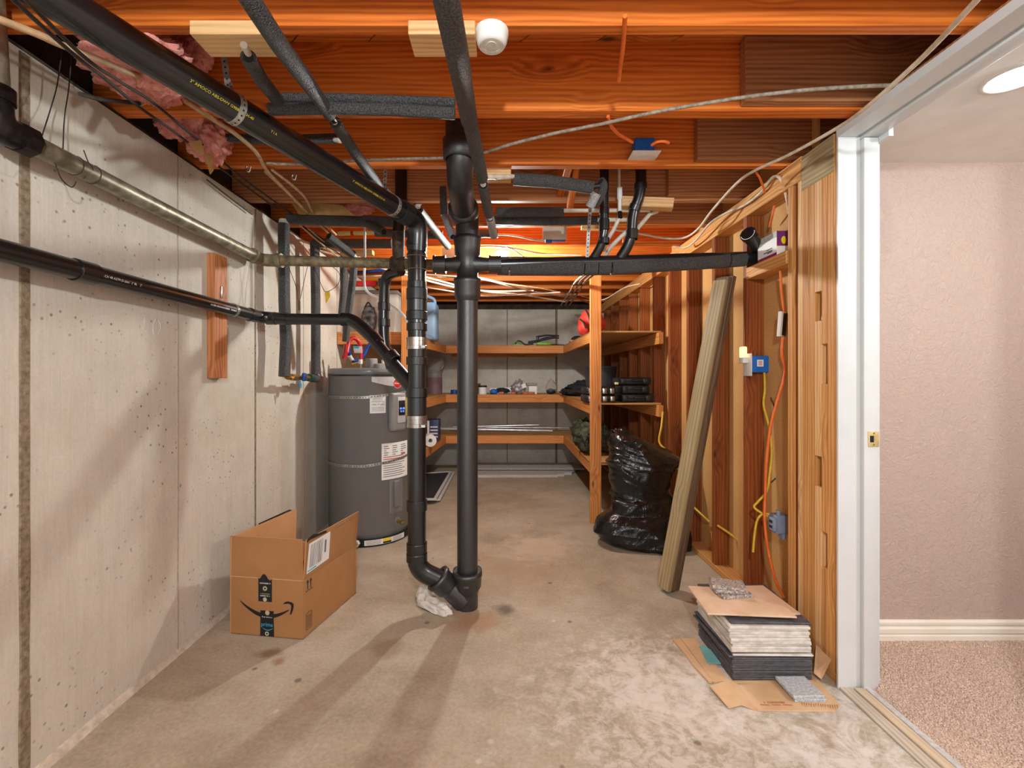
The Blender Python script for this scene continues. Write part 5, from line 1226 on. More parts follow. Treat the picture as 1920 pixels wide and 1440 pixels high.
for k, (dx, dy, rz) in enumerate(((0.012, -0.012, 8), (0.0, 0.0, -3), (0.0, 0.004, -16))):
    th = 0.013; tile('granite_piece', 0.895 + dx, 1.912 + dy, 0.135, 0.085, z, th, 'granite', ('lowest speckled granite piece at the back of the pile', 'middle speckled granite piece at the back of the pile', 'topmost speckled granite piece at the back of the pile')[k], 'granite pieces on the pile', rz); z += th + 0.0003
z = 0.0065
for k in range(2):
    tile('granite_sample', 1.028 + 0.008 * (1 - k), 1.617, 0.112, 0.108, z, 0.0115, 'granite_light', ('lower light grey granite sample on the cardboard', 'upper light grey granite sample on the cardboard')[k], 'light granite samples', -1 + 2 * k); z += 0.0118
# scored fold lines of the cardboard box
crs = mat('cardboard_crease', C(214, 176, 132), None, 20, 0.8)
decal('fold_crease', [(0.0, HB - 0.0015), (0.395, HB - 0.0015), (0.395, HB + 0.0015), (0.0, HB + 0.0015)], crs, fp, 0.0008)
decal('fold_crease', [(0.585, HB - 0.0015), (1.0, HB - 0.0015), (1.0, HB + 0.0015), (0.585, HB + 0.0015)], crs, fp, 0.0008)
decal('fold_crease', [(0.0, HB - 0.002), (1.0, HB - 0.002), (1.0, HB + 0.0005), (0.0, HB + 0.0005)], crs, sp_, 0.0008, SD)
# ================================================================== ceiling fittings, cables, insulation, electrics
def block(a, b, w, th, m, label, up=(0, 0, 1)): return tag(board('wood_block', a, b, w, th, m, up=up), label, 'timber block')
yb_ = 1.245
block((P(378, 90, 1.25).x, yb_, ZJ - 0.019), (P(512, 90, 1.25).x, yb_, ZJ - 0.019), 0.089, 0.037, 'wood_pine', 'pale timber block under the nearest joist beside the sloping drain pipe')
block((P(772, 90, 1.25).x, yb_, ZJ - 0.019), (P(893, 90, 1.25).x, yb_, ZJ - 0.019), 0.089, 0.037, 'wood_pine', 'pale timber block under the nearest joist left of the smoke detector')
t = thing('smoke_detector', 'round white smoke detector under the nearest joist', 'smoke detector', (P(922, 90, 1.25).x, 1.243, ZJ))
sx_ = P(922, 90, 1.25).x
MB().lathe([(0.0, -0.040), (0.030, -0.040), (0.038, -0.036), (0.0425, -0.026), (0.0435, -0.012), (0.046, -0.010), (0.046, 0.0)], (sx_, 1.243, ZJ), seg=40, smooth=True).obj('housing', 'white', t)
MB().lathe([(0.013, -0.0395), (0.013, -0.043), (0.0, -0.043)], (sx_, 1.235, ZJ), seg=24).obj('test_button', 'offwhite', t)
for r in (0.021, 0.026, 0.031): MB().lathe([(r, -0.0402), (r + 0.0012, -0.0412), (r + 0.0024, -0.0402)], (sx_, 1.243, ZJ), seg=36).obj('vent_ring', 'offwhite', t)
# nailers near the vents
block(P(1162, 380, 2.36) * 1.0, P(1262, 384, 2.30), 0.06, 0.05, 'wood_pine', 'pale timber offcut under the joists right of the vent pipes')
block(P(906, 324, 2.08), P(958, 324, 2.08), 0.05, 0.075, 'wood_pine', 'pale timber block under the second joist beside the fat foam line')
block(P(1090, 426, 2.85), P(1135, 427, 2.85), 0.04, 0.03, 'wood_pine', 'small pale timber scrap behind the hanger strap')
block(P(640, 475, 2.95), P(700, 474, 2.95), 0.05, 0.03, 'wood_pine', 'pale timber strip above the galvanized pipe')
o = board('brace', P(1068, 392, 2.45), P(1082, 300, 2.15), 0.05, 0.03, 'wood_joist', up=(1, 0, 0)); tag(o, 'short slanted timber brace between the second and third joists', 'timber block')

# blue junction boxes
def jbox(c, size, cover, label, m='blue', down=True):
    t = thing('junction_box', label, 'junction box', c); c = Vector(c)
    MB().bevbox(c, size, 0.004).obj('box', m, t)
    return t
jc = P(1206, 283, 2.0) + V(0, 0, 0.012)
t = jbox(jc, (0.086, 0.055, 0.066), None, 'blue junction box with a white cover on the second joist')
MB().bevbox(jc + V(0.0, -0.012, -0.038), (0.122, 0.086, 0.005), 0.0015).obj('cover_plate', 'white', t)
for sx in (-.02, .02): MB().b2(jc + V(sx - .001, -.0285, -.03), jc + V(sx + .001, -.0270, .03)).obj('box_rib', 'blue', t)
c2 = P(1042, 439, 2.86); t = jbox(c2 + V(0, 0.02, 0.0), (0.13, 0.04, 0.075), None, 'blue box with a plain beige cover on a joist behind the foam drain')
MB().bevbox(c2 + V(-0.008, -0.006, 0.004), (0.150, 0.006, 0.082), 0.0015).obj('cover_plate', 'offwhite', t); MB().box(c2 + V(-0.045, 0, -0.046), (0.04, 0.03, 0.014)).obj('clamp', 'blue', t)
c3 = P(842, 475, 3.3); t = jbox(c3, (0.085, 0.04, 0.06), None, 'white junction box on the ceiling behind the soil stack', 'white')
MB().bevbox(c3 + V(0, -0.023, 0), (0.095, 0.005, 0.068), 0.001).obj('cover_plate', 'white', t)

# ---- cables
CG = 'loose cables under the joists'
def under(pts):
    """keep a cable below the joists, sliding it along its line of sight"""
    e = Vector((0, 0, H)); out = []
    for p in pts:
        p = Vector(p)
        if p.z > 2.096: p = e + (p - e) * ((2.096 - H) / (p.z - H))
        out.append(p)
    return out
def wire(pts, r, m, label, grp=CG):
    pts = under(pts)
    return cable('cable', pts, r, m, label, grp)
wire([P(500, 306, 2.02), P(560, 308, 2.02), P(660, 302, 2.02), P(760, 298, 2.01), P(850, 295, 1.99), P(900, 288, 1.92), P(960, 270, 1.84), P(1040, 250, 1.74), P(1130, 232, 1.66), P(1220, 212, 1.60), P(1320, 194, 1.58), P(1405, 181, 1.555), P(1500, 170, 1.55), P(1580, 164, 1.55), P(1640, 161, 1.55), P(1690, 160, 1.55)], 0.0062, 'cable_grey', 'grey braided cable swagged across the front joists')
wire([P(1990, -160, 0.66), P(1860, -30, 0.9), P(1755, 82, 1.12), P(1700, 135, 1.25), P(1620, 205, 1.42), P(1570, 240, 1.56), P(1480, 290, 1.80), P(1415, 320, 1.98), P(1380, 345, 2.15), P(1335, 395, 2.45), P(1310, 428, 2.6), P(1285, 445, 2.75), P(1250, 447, 2.8), P(1200, 438, 2.8), P(1150, 430, 2.8)], 0.0065, 'cable_white', 'white cable running from the door head back along the joists')
wire([P(1482, 420, 2.08), P(1478, 385, 2.07), P(1468, 345, 2.07), P(1458, 331, 2.08), P(1445, 336, 2.12), P(1425, 362, 2.2), P(1395, 385, 2.35), P(1360, 400, 2.5), P(1330, 420, 2.65), P(1305, 450, 2.85), P(1285, 464, 3.0), P(1262, 462, 3.05)], 0.0065, 'cable_white', 'white cable looping over the top plate of the stud wall')
wire([P(1417, 322, 1.99), P(1425, 335, 2.02), P(1431, 350, 2.07), P(1434, 360, 2.1)], 0.005, 'cable_orange', 'short red-orange cable end crossing the white cables')
wire([P(1172, 30, 1.35), P(1168, 90, 1.50), P(1163, 125, 1.56), P(1160, 152, 1.58)], 0.0062, 'cable_orange', 'orange cable dropping into a hole in the first joist')
wire([P(1140, 218, 1.80), P(1146, 236, 1.86), P(1158, 250, 1.92), P(1174, 260, 1.96), P(1186, 267, 1.98)], 0.0062, 'cable_orange', 'orange cable entering the left side of the joist junction box')
wire([P(1222, 272, 1.99), P(1232, 266, 1.985), P(1245, 265, 1.99), P(1254, 268, 2.03)], 0.0062, 'cable_orange', 'orange cable leaving the right side of the joist junction box')
def tan(pts, r, label): return wire(pts, r, 'cable_tan', label)
tan([P(-150, -20, 0.85), P(60, 60, 1.02), P(110, 82, 1.08), P(200, 118, 1.2), P(290, 158, 1.38), P(345, 188, 1.55), P(400, 224, 1.75), P(440, 250, 1.9), P(480, 285, 2.08), P(500, 318, 2.25), P(530, 350, 2.45), P(570, 392, 2.7)], 0.0085, 'leftmost tan cable running back along the wall top')
tan([P(498, 322, 2.28), P(530, 352, 2.45), P(560, 380, 2.62), P(585, 408, 2.85), P(620, 440, 3.1)], 0.0070, 'middle tan cable running back over the wall riser')
tan([P(510, 318, 2.28), P(545, 345, 2.42), P(572, 370, 2.58), P(590, 402, 2.8), P(630, 440, 3.1)], 0.0070, 'rightmost tan cable running back over the wall riser')
for i, pts in enumerate(([P(-40, -60, 0.75), P(130, 95, 1.02), P(200, 150, 1.2), P(260, 200, 1.4), P(330, 250, 1.66), P(420, 320, 2.05), P(520, 392, 2.6)], [P(-20, -70, 0.75), P(150, 100, 1.02), P(220, 150, 1.2), P(290, 195, 1.42), P(370, 262, 1.75), P(450, 330, 2.15), P(560, 410, 2.8)])):
    wire([p + V(-0.0, 0, 0) for p in pts], 0.0045, 'cable_dark', ('lower dark old wire strung along the wall top', 'upper dark old wire strung along the wall top')[i], 'dark wires along the wall top')
wire([P(150, 176, 1.22), P(190, 186, 1.3), P(262, 194, 1.42)], 0.006, 'cable_dark', 'short dark rod poking over the wall top below the insulation', 'dark wires along the wall top')
# bundle over the far end
bn = [([P(560, 450, 3.0), P(680, 488, 3.3), P(800, 520, 3.6), P(900, 545, 4.0), P(980, 553, 4.3), P(1060, 566, 4.8)], 0.008, 'cable_white'), ([P(600, 470, 3.2), P(760, 515, 3.5), P(860, 540, 3.8), P(925, 546, 4.0), P(1000, 545, 4.2)], 0.008, 'cable_white'),
      ([P(800, 515, 3.4), P(900, 523, 3.5), P(960, 538, 3.9), P(1030, 552, 4.5), P(1080, 560, 5.0)], 0.007, 'cable_grey'), ([P(820, 520, 3.5), P(890, 520, 3.5), P(950, 532, 3.8), P(1040, 546, 4.3), P(1110, 570, 5.2)], 0.007, 'cable_tan'),
      ([P(780, 535, 3.8), P(840, 545, 3.9), P(900, 555, 4.1), P(970, 552, 4.2), P(1050, 548, 4.3)], 0.007, 'cable_white')]
for i, (pts, r, m) in enumerate(bn): wire(pts, r, m, ('longest white cable sagging under the far joists', 'second white cable sagging under the far joists', 'grey cable slanting right under the far joists', 'tan cable slanting right under the far joists', 'lowest white cable sagging behind the stack')[i])
for i in range(3):
    wire([P(1098 + i * 9, 512, 2.9), P(1078 + i * 9, 530, 3.5), P(1068 + i * 8, 548, 4.2), P(1052 + i * 8, 572, 5.2)], 0.008, 'cable_grey', ('left', 'middle', 'right')[i] + ' of three tied grey cables descending behind the shelf post', 'tied grey cables')
for yy, YY in ((534, 3.6), (549, 4.2)):
    o = MB().bevbox(P(1085 if yy < 540 else 1074, yy, YY), (0.10, 0.012, 0.012), 0.003).obj('cable_tie', 'black'); tag(o, ('upper' if yy < 540 else 'lower') + ' black tie around the three grey cables', 'cable tie')
wire([P(1090, 555, 4.4), P(1130, 562, 4.6), P(1170, 540, 4.2), P(1200, 532, 4.0)], 0.006, 'cable_white', 'white cable passing behind the shelf post top')
wire([P(880, 447, 3.0), P(915, 440, 3.0), P(960, 441, 2.95), P(1000, 449, 2.9), P(1020, 451, 2.87)], 0.0065, 'cable_white', 'white cable running to the beige box cover')
wire([P(885, 463, 3.25), P(925, 462, 3.3), P(975, 468, 3.3), P(1020, 476, 3.4), P(1090, 478, 3.4)], 0.0075, 'cable_white', 'white cable crossing above the bare bulb holder')
wire([P(950, 462, 3.25), P(965, 470, 3.2), P(985, 484, 3.1)], 0.004, 'cable_dark', 'thin dark wire beside the bare bulb holder')
wire([P(684, 425, 2.85), P(684, 484, 2.8), P(683, 530, 2.8), P(690, 548, 2.8), P(720, 565, 2.75), P(745, 580, 2.72), P(762, 600, 2.7), P(768, 625, 2.68)], 0.0075, 'white', 'white conduit curving down behind the drain pipe')
wire([P(620, 452, 2.95), P(645, 462, 2.98), P(668, 480, 3.0), P(700, 492, 3.1)], 0.006, 'cable_white', 'pale cable passing over the galvanized pipe')
for i in range(4):
    wire([P(560 + i * 8, 420 + i * 4, 2.75 + .05 * i), P(600 + i * 8, 455 + i * 2, 2.9 + .05 * i), P(640 + i * 9, 486 - i * 2, 3.05 + .05 * i)], 0.0045, ('cable_tan', 'cable_dark', 'cable_tan', 'cable_dark')[i], ('first', 'second', 'third', 'fourth')[i] + ' thin cable of the tangle above the galvanized pipe', 'tangle above the galvanized pipe')

# ---- pink insulation
def insul(c, r, label, seed, kr, rot=0):
    t = thing('insulation_batt', label, 'insulation', c, 'pink insulation batts')
    def fn(p, d):
        q = d * 2.0 + Vector((seed, seed * .7, 0)); w = 1 + 0.35 * noise.noise(q) + 0.22 * noise.noise(q * 2.7) + 0.12 * noise.noise(q * 6.5)
        return p * w
    MB().ellipsoid(c, r, 64, 40, 0, fn).obj('batt', 'pink', t)
    for a in kr: MB().prism(a, (0.002, 0.003, -0.001)).obj('kraft_facing', 'kraft', t)
    return t
insul(P(215, 110, 1.28) + V(0.02, 0.05, 0.03), (0.15, 0.09, 0.075), 'pink insulation spilling out behind the sloping pipe at upper left', 1.3, [[P(238, 186, 1.44), P(296, 168, 1.48), P(304, 172, 1.48), P(300, 182, 1.46), P(262, 198, 1.44)], [P(140, 110, 1.25), P(190, 115, 1.35), P(225, 160, 1.42), P(180, 140, 1.35)]])
insul(P(262, 150, 1.42) + V(0, 0.03, 0.02), (0.10, 0.08, 0.07), 'torn pink insulation tuft in front of the first joist end', 2.9, [])
insul(P(340, 222, 1.78), (0.10, 0.08, 0.075), 'pink insulation between the first two joists at the wall', 4.1, [[P(352, 268, 1.72), P(375, 262, 1.74), P(382, 285, 1.74), P(372, 290, 1.73)]])
insul(P(392, 262, 1.84), (0.075, 0.07, 0.085), 'pink insulation tuft hanging at the second joist with torn paper', 5.6, [[P(381, 278, 1.80), P(396, 290, 1.80), P(399, 318, 1.79), P(393, 326, 1.79)]])
insul(P(360, 100, 1.5), (0.06, 0.05, 0.06), 'pink insulation peeking above the sloping pipe near the hanger', 7.1, [])
insul(P(655, 388, 2.76), (0.16, 0.06, 0.05), 'pink insulation lying above the foam line over the heater', 8.3, [[P(545, 378, 2.6), P(640, 384, 2.6), P(665, 404, 2.6), P(560, 402, 2.6)]])
for i, (x, y, Y) in enumerate(((467, 318, 1.98), (553, 333, 2.10))):
    o = MB().tube(cat([P(x - 4, y - 6, Y), P(x - 5, y, Y), P(x, y + 4, Y), P(x + 3, y - 5, Y)], 5), 0.004, 8).obj('pipe_hook', 'steel'); tag(o, ('left', 'right')[i] + ' small bright pipe hook nailed under a joist above the wall', 'hook', 'bright pipe hooks')

# ---- electrics on the stud wall
oc = PX(1417, 683, 1.268)
t = thing('outlet_box', 'blue outlet box with a white plate and lit night light on a stud', 'outlet', oc)
Yo = 2.345
MB().bevbox(((XR + 0.045 + 0.0), Yo, P(1417, 683, Yo).z), (0.098, 0.052, 0.085), 0.004).obj('box', 'blue', t)
zo = P(1417, 683, Yo).z
MB().bevbox((XR - 0.008, Yo - 0.008, zo - 0.003), (0.006, 0.075, 0.115), 0.002).obj('wall_plate', 'white', t)
MB().b2((XR + 0.03, Yo - 0.0270, zo - 0.012), (XR + 0.062, Yo - 0.0262, zo + 0.022)).obj('box_label', 'paper', t)
for k in range(5): MB().b2((XR + 0.036, Yo - 0.0276, zo - 0.006 + k * 0.005), (XR + 0.056, Yo - 0.0268, zo - 0.0035 + k * 0.005)).obj('label_line', 'ink_red', t)
nl = thing('night_light', 'small glowing orange night light plugged into the blue outlet box', 'night light', (XR - 0.03, Yo - 0.005, zo + 0.04))
MB().bevbox((XR - 0.027, Yo - 0.005, zo + 0.020), (0.03, 0.045, 0.03), 0.005).obj('plug_body', 'white', nl)
MB().bevbox((XR - 0.030, Yo - 0.005, zo + 0.062), (0.024, 0.040, 0.056), 0.006).obj('shade', 'nightlight', nl)
# white transformer on the orange cable
dc = P(1465, 608, 2.15)
t = thing('wall_device', 'white rectangular device hanging on the orange cable between the studs', 'adapter', dc)
MB().bevbox(dc, (0.016, 0.052, 0.118), 0.003, Euler((0, R(4), R(-52)))).obj('housing', 'white', t)
MB().bevbox(dc + V(0.014, 0.008, 0), (0.012, 0.048, 0.11), 0.003, Euler((0, R(4), R(-52)))).obj('back_box', 'black', t)
cable('cable', [P(1443, 425, 2.25), P(1448, 405, 2.2), P(1452, 385, 2.18)], 0.0055, 'cable_orange', 'orange cable above the bulb carton', 'orange cables on the stud wall')
cable('cable', [P(1463, 505, 2.13), P(1465, 540, 2.14), P(1468, 570, 2.15), P(1471, 585, 2.15)], 0.0055, 'cable_orange', 'orange cable between the timber block and the white device', 'orange cables on the stud wall')
cable('cable', [P(1468, 632, 2.15), P(1466, 665, 2.15), P(1472, 690, 2.15), P(1468, 715, 2.15), P(1455, 760, 2.16), P(1445, 800, 2.17), P(1438, 860, 2.17), P(1435, 920, 2.17), P(1434, 980, 2.16), P(1442, 1040, 2.15), P(1455, 1090, 2.13), P(1470, 1120, 2.12)], 0.0065, 'cable_orange', 'long orange cable hanging down the stud bay to the floor', 'orange cables on the stud wall')
cable('cable', [P(1433, 698, 2.33), P(1434, 730, 2.3), P(1432, 760, 2.28), P(1442, 800, 2.25), P(1447, 845, 2.22), P(1443, 890, 2.2), P(1438, 920, 2.2), P(1422, 940, 2.2), P(1414, 950, 2.2), P(1425, 960, 2.19), P(1444, 970, 2.17)], 0.0058, 'cable_yellow', 'long yellow cable looping from the blue outlet box to the grey box', 'yellow cables on the stud wall')
cable('cable', [P(1444, 964, 2.17), P(1430, 964, 2.18), P(1420, 975, 2.19), P(1415, 1000, 2.2), P(1412, 1035, 2.2)], 0.0058, 'cable_yellow', 'short yellow cable end drooping from the grey box', 'yellow cables on the stud wall')
cable('cable', [P(1345, 985, 2.68), P(1362, 996, 2.66), P(1378, 1008, 2.64), P(1392, 1022, 2.62)], 0.0065, 'cable_yellow', 'yellow cable low in the bay right of the leaning boards', 'yellow cables on the stud wall')
cable('cable', [P(1300, 950, 3.0), P(1316, 965, 2.95), P(1330, 978, 2.92)], 0.0065, 'cable_yellow', 'yellow cable low between bag and leaning boards', 'yellow cables on the stud wall')
cable('cable', [P(1243, 772, 3.52), P(1240, 800, 3.5), P(1236, 828, 3.5), P(1250, 845, 3.45), P(1262, 855, 3.4), P(1272, 880, 3.4)], 0.008, 'cable_yellow', 'yellow cable hanging behind the rubbish bag', 'yellow cables on the stud wall')
cable('cable', [P(1445, 745, 2.28), P(1462, 790, 2.26), P(1470, 830, 2.26), P(1466, 880, 2.26), P(1446, 905, 2.26)], 0.003, 'cable_dark', 'thin brown wire bowed across the stud bay', 'thin wires on the stud wall')
gc = P(1457, 981, 2.14)
t = thing('outlet_box', 'grey outlet box low in the bay beside the pack of studs', 'outlet', gc)
MB().bevbox(gc + V(0.01, 0, 0), (0.062, 0.055, 0.085), 0.004).obj('box', 'grey_box', t); MB().bevbox(gc + V(-0.025, -0.008, 0.0), (0.018, 0.05, 0.062), 0.004).obj('receptacle', 'grey_box', t)
MB().tube([gc + V(0.0, -0.01, 0.04), gc + V(0.0, -0.01, 0.064)], 0.009, 12).obj('lug', 'grey_box', t); MB().box(gc + V(0.022, -0.005, -0.055), (0.02, 0.03, 0.03)).obj('lug', 'grey_box', t)
for dz in (.012, -.012): MB().b2(gc + V(-0.0355, -0.02, dz - .006), gc + V(-0.034, 0.002, dz + .006)).obj('socket', 'hole', t)
# light-bulb carton on the fire block
t = thing('bulb_carton', 'small white and magenta light bulb carton on the timber block in the stud wall', 'carton', (1.27, 2.2, 1.727))
bz = 1.7275; bx0, bx1, by0, by1, bh = 1.262, 1.335, 2.105, 2.262, 0.112
MB().b2((bx0, by0, bz), (bx1, by1, bz + bh)).obj('carton', 'paper', t)
MB().b2((bx0 - 0.0006, by0, bz + 0.0), (bx0, by1, bz + 0.014)).obj('red_band', 'magenta', t)
MB().b2((bx0 - 0.0006, by0 + .0, bz + bh * .75), (bx0, by1, bz + bh)).obj('grey_band', 'panel', t)
MB().b2((bx0, by0 - 0.0006, bz + bh * .68), (bx1, by0, bz + bh)).obj('purple_band', mat('purple_print', C(110, 44, 120), None, 10, .5), t); MB().b2((bx0, by0 - 0.0006, bz + bh * .38), (bx1, by0, bz + bh * .68)).obj('red_band', 'magenta', t)
MB().ellipsoid((bx0 + .032, by0 - .001, bz + bh * .62), (0.012, 0.0012, 0.018), 14, 8).obj('bulb_print', 'yellow_label', t)
for k, (h_, l_) in enumerate(((.040, .05), (.030, .07), (.024, .04))): MB().b2((bx0 - 0.0007, 2.14, bz + h_), (bx0, 2.14 + l_, bz + h_ + .004)).obj('print_line', 'ink', t)
# white item tucked in the stud pocket
o = MB().bevbox((1.29, 1.822, 1.435), (0.02, 0.012, 0.09), 0.002, Euler((0, R(10), 0))).obj('remote_control', 'white'); tag(o, 'small white gadget with dark keys tucked in the pocket between the studs', 'gadget')
MB().b2((1.279, 1.8155, 1.44), (1.292, 1.8162, 1.465)).obj('keys', 'hole', o)
# chalk marks on the concrete
ck = mat('chalk', C(222, 214, 204), C(206, 196, 184), 60, 0.95)
t = thing('chalk_mark', 'faint chalk figures 40 written on the concrete wall under the pipe', 'chalk mark', PX(280, 612, XL))
for i, pl in enumerate(([(262, 600), (268, 598), (272, 604)], [(268, 605), (272, 596), (270, 614), (266, 624)], [(292, 598), (287, 612), (289, 628), (297, 626), (301, 612), (297, 600)])):
    MB().tube(cat([PX(x, y, XL + 0.0008) for x, y in pl], 5), 0.0012, 6).obj('stroke', ck, t)
# ================================================================== built-in shelving and what stands on it
t = thing('storage_shelving', 'built-in U-shaped timber shelving round the far end of the basement', 'shelving', (0, 5.0, 0))
YS, YF = 3.64, 5.35
XRi = 0.70                         # inner edge of right shelf
LZ = [1.53, 0.952, 0.469]
def LX(y): return -0.80 + (y - 3.75) / (5.35 - 3.75) * (0.80 - 0.684)
for i, z in enumerate(LZ):
    MB().prism([(XL + .004, 3.72, z - 0.012), (LX(3.72), 3.72, z - 0.012), (LX(YF), YF, z - .012), (LX(YF), YB - .01, z - .012), (XL + .004, YB - .01, z - .012)], (0, 0, 0.012)).obj('shelf_board', 'plywood', t)
    MB().b2((LX(YF), YF, z - 0.012), (XRi, YB - 0.01, z)).obj('shelf_board', 'plywood', t)
    MB().b2((XRi, YS, z - 0.012), (XR - 0.002, YB - 0.01, z)).obj('shelf_board', 'plywood', t)
    hh = 0.092; zc_ = z - hh / 2 + 0.001
    board('front_lip', (LX(YF), YF + 0.018, zc_), (XRi, YF + 0.018, zc_), 0.036, hh, 'wood_shelf', t)
    board('front_lip', (XRi + 0.018, YS + 0.10, zc_), (XRi + 0.018, YF + 0.03, zc_), 0.036, hh, 'wood_shelf', t)
    board('front_lip', (LX(3.74) - 0.018, 3.74, zc_), (LX(YF) - 0.018, YF + .03, zc_), 0.036, hh, 'wood_shelf', t)
    board('end_board', (XL + 0.005, 3.735, zc_ - 0.012), (LX(3.74) - 0.04, 3.735, zc_ - 0.012), 0.036, hh, 'wood_shelf', t)
    board('wall_ledger', (XR - 0.02, YS - 0.05, zc_ - 0.016), (XR - 0.02, YB - .02, zc_ - 0.016), 0.038, hh, 'wood_shelf', t)
    board('wall_ledger', (-0.68, YB - 0.02, zc_ - 0.016), (0.70, YB - .02, zc_ - 0.016), 0.036, hh, 'wood_shelf', t)
board('post', (0.728, YS - 0.018, 0), (0.728, YS - 0.018, ZJ), 0.086, 0.040, 'wood_shelf', t, up=(0, 1, 0))
board('post', (-0.802, 3.70, 0), (-0.802, 3.70, ZJ), 0.060, 0.040, 'wood_shelf', t, up=(0, 1, 0))

zt_, zm_, zl_ = LZ
def roundbox(name, c, size, r, m, par=None, rot=None, seg=3): return MB().bevbox(c, size, r, rot, seg=seg).obj(name, m, par)
# top shelf, left
tx = P(705, 600, 4.0).x
t = thing('storage_tote', 'pale plastic storage tote with a red handle on the left top shelf', 'tote', (tx, 4.05, zt_))
MB().prism([(tx - .23, 3.86, zt_ + .001), (tx + .19, 3.86, zt_ + .001), (tx + .22, 3.86, zt_ + .34), (tx - .26, 3.86, zt_ + .34)], (0, 0.36, 0)).obj('body', 'tote', t)
MB().bevbox((tx - .02, 4.04, zt_ + .35), (.5, .40, .03), .008).obj('lid', 'grey_plastic', t)
MB().bevbox((P(684, 532, 3.8).x, 3.80, P(684, 532, 3.8).z), (.19, .03, .045), .008).obj('handle', 'red', t)
for k in range(3): MB().b2((tx - .2, 3.852, zt_ + .06 + k * .08), (tx + .16, 3.86, zt_ + .066 + k * .08)).obj('rib', 'tote', t)
c = P(692, 588, 3.80)
t = thing('patterned_pouch', 'black and white patterned pouch leaning on the pale tote', 'pouch', (c.x, 3.8, zt_))
def fnp(p, d): return p * (1 + 0.12 * noise.noise(d * 3))
MB().ellipsoid((c.x, 3.80, zt_ + .115), (.065, .035, .114), 24, 14, 0, fnp).obj('body', mat('patterned_fabric', C(120, 118, 122), C(26, 26, 30), 22, .8), t)
MB().tube(cat([(c.x - .03, 3.78, zt_ + .21), (c.x, 3.775, zt_ + .25), (c.x + .03, 3.78, zt_ + .21)], 5), .006, 8).obj('strap', 'black', t)
# rolled blue and white tubes above
o = MB().tube([P(655, 512, 3.9), P(722, 506, 3.9)], .012, 12).obj('blue_rod', 'blue_pex'); tag(o, 'blue rod lying across the top of the pale tote', 'rod')
o = MB().tube([P(660, 519, 3.88), P(735, 516, 3.88)], .006, 10).obj('white_rod', 'white'); tag(o, 'thin white rod lying across the top of the pale tote', 'rod')
# blue water jug
jx = P(802, 600, 4.62).x; t = thing('water_jug', 'pale blue plastic water jug on the left top shelf', 'jug', (jx, 4.62, zt_))
MB().bevbox((jx - 0.02, 4.62, zt_ + .19), (.24, .22, .378), .03, seg=3).obj('body', 'jug_blue', t)
MB().tube(rnd([(jx + .075, 4.62, zt_ + .36), (jx + .07, 4.62, zt_ + .42), (jx - .03, 4.62, zt_ + .46), (jx - .10, 4.62, zt_ + .44), (jx - .10, 4.62, zt_ + .36)], .03, 5), .016, 12).obj('handle', 'jug_blue', t)
for a_, b_ in (((.08, .30), (-.0, .21)), ((.0, .06), (.08, .02))): MB().tube([(jx + a_[0], 4.51, zt_ + a_[1]), (jx + b_[0], 4.51, zt_ + b_[1])], .006, 8).obj('rib', 'jug_blue', t)
# lime green gear on the back top shelf
bx = 0.40; by = 5.50
t = thing('bow_gear', 'black and lime green bow-like gear lying on the back top shelf', 'sports gear', (bx, by, zt_))
MB().bevbox((P(1020, 645, by).x, by, zt_ + .03), (.17, .05, .032), .006).obj('green_rail', 'green', t)
MB().tube(cat([P(966, 645, by), P(970, 640, by), P(976, 640, by), P(985, 646, by), P(1000, 645, by)], 5), .010, 10).obj('stirrup', 'black', t)
MB().tube(cat([P(962, 646, by), P(966, 641, by), P(978, 644, by)], 5), .010, 10).obj('green_hook', 'green', t)
MB().tube(cat([P(1005, 648, by), P(1030, 647, by), P(1062, 648, by)], 5), .009, 10).obj('barrel', 'black', t)
MB().tube(cat([P(990, 642, by), P(1005, 640, by), P(1020, 636, by), P(1042, 632, by)], 5), .016, 10).obj('stock', 'black', t)
MB().tube(cat([P(1005, 632, by), P(1025, 629, by), P(1048, 630, by)], 5), .011, 10).obj('limb', 'black', t)
MB().tube(cat([P(1005, 640, by), P(1025, 633, by), P(1048, 634, by)], 5), .009, 10).obj('limb', 'black', t)
MB().bevbox(P(1008, 635, by), (.03, .05, .06), .006).obj('grip', 'black', t)
# red bag on the right top shelf
rx = P(1110, 600, 4.25).x; t = thing('red_bag', 'bright red nylon bag with black zips on the right top shelf behind the post', 'bag', (rx, 4.25, zt_))
def fnr(p, d): return Vector((p.x, p.y, p.z)) * (1 + .10 * noise.noise(d * 2 + Vector((2, 0, 0))))
MB().ellipsoid((rx, 4.28, zt_ + .135), (.125, .15, .135), 30, 20, 0, fnr).obj('body', 'red_fabric', t)
MB().ellipsoid((rx - .085, 4.20, zt_ + .085), (.055, .09, .075), 22, 14, 0, fnr).obj('pocket', 'red_fabric', t)
MB().tube(cat([P(1098, 580, 4.12), P(1104, 592, 4.10), P(1107, 606, 4.10), P(1106, 620, 4.12)], 5), .009, 8).obj('zip', 'black_soft', t)
MB().tube(cat([P(1087, 598, 4.10), P(1094, 604, 4.08), P(1099, 616, 4.08)], 5), .008, 8).obj('zip', 'black_soft', t)
cx_ = P(1080, 636, 4.9); t = thing('cap', 'dark cap lying in the corner of the right top shelf', 'cap', (cx_.x, 4.9, zt_))
MB().ellipsoid((cx_.x + .02, 4.9, zt_ + .03), (.075, .07, .045), 20, 12).obj('crown', 'black_soft', t); MB().bevbox((cx_.x - .05, 4.86, zt_ + .014), (.05, .09, .02), .006).obj('brim', mat('pink_brim', C(206, 140, 120), None, 20, .8), t)
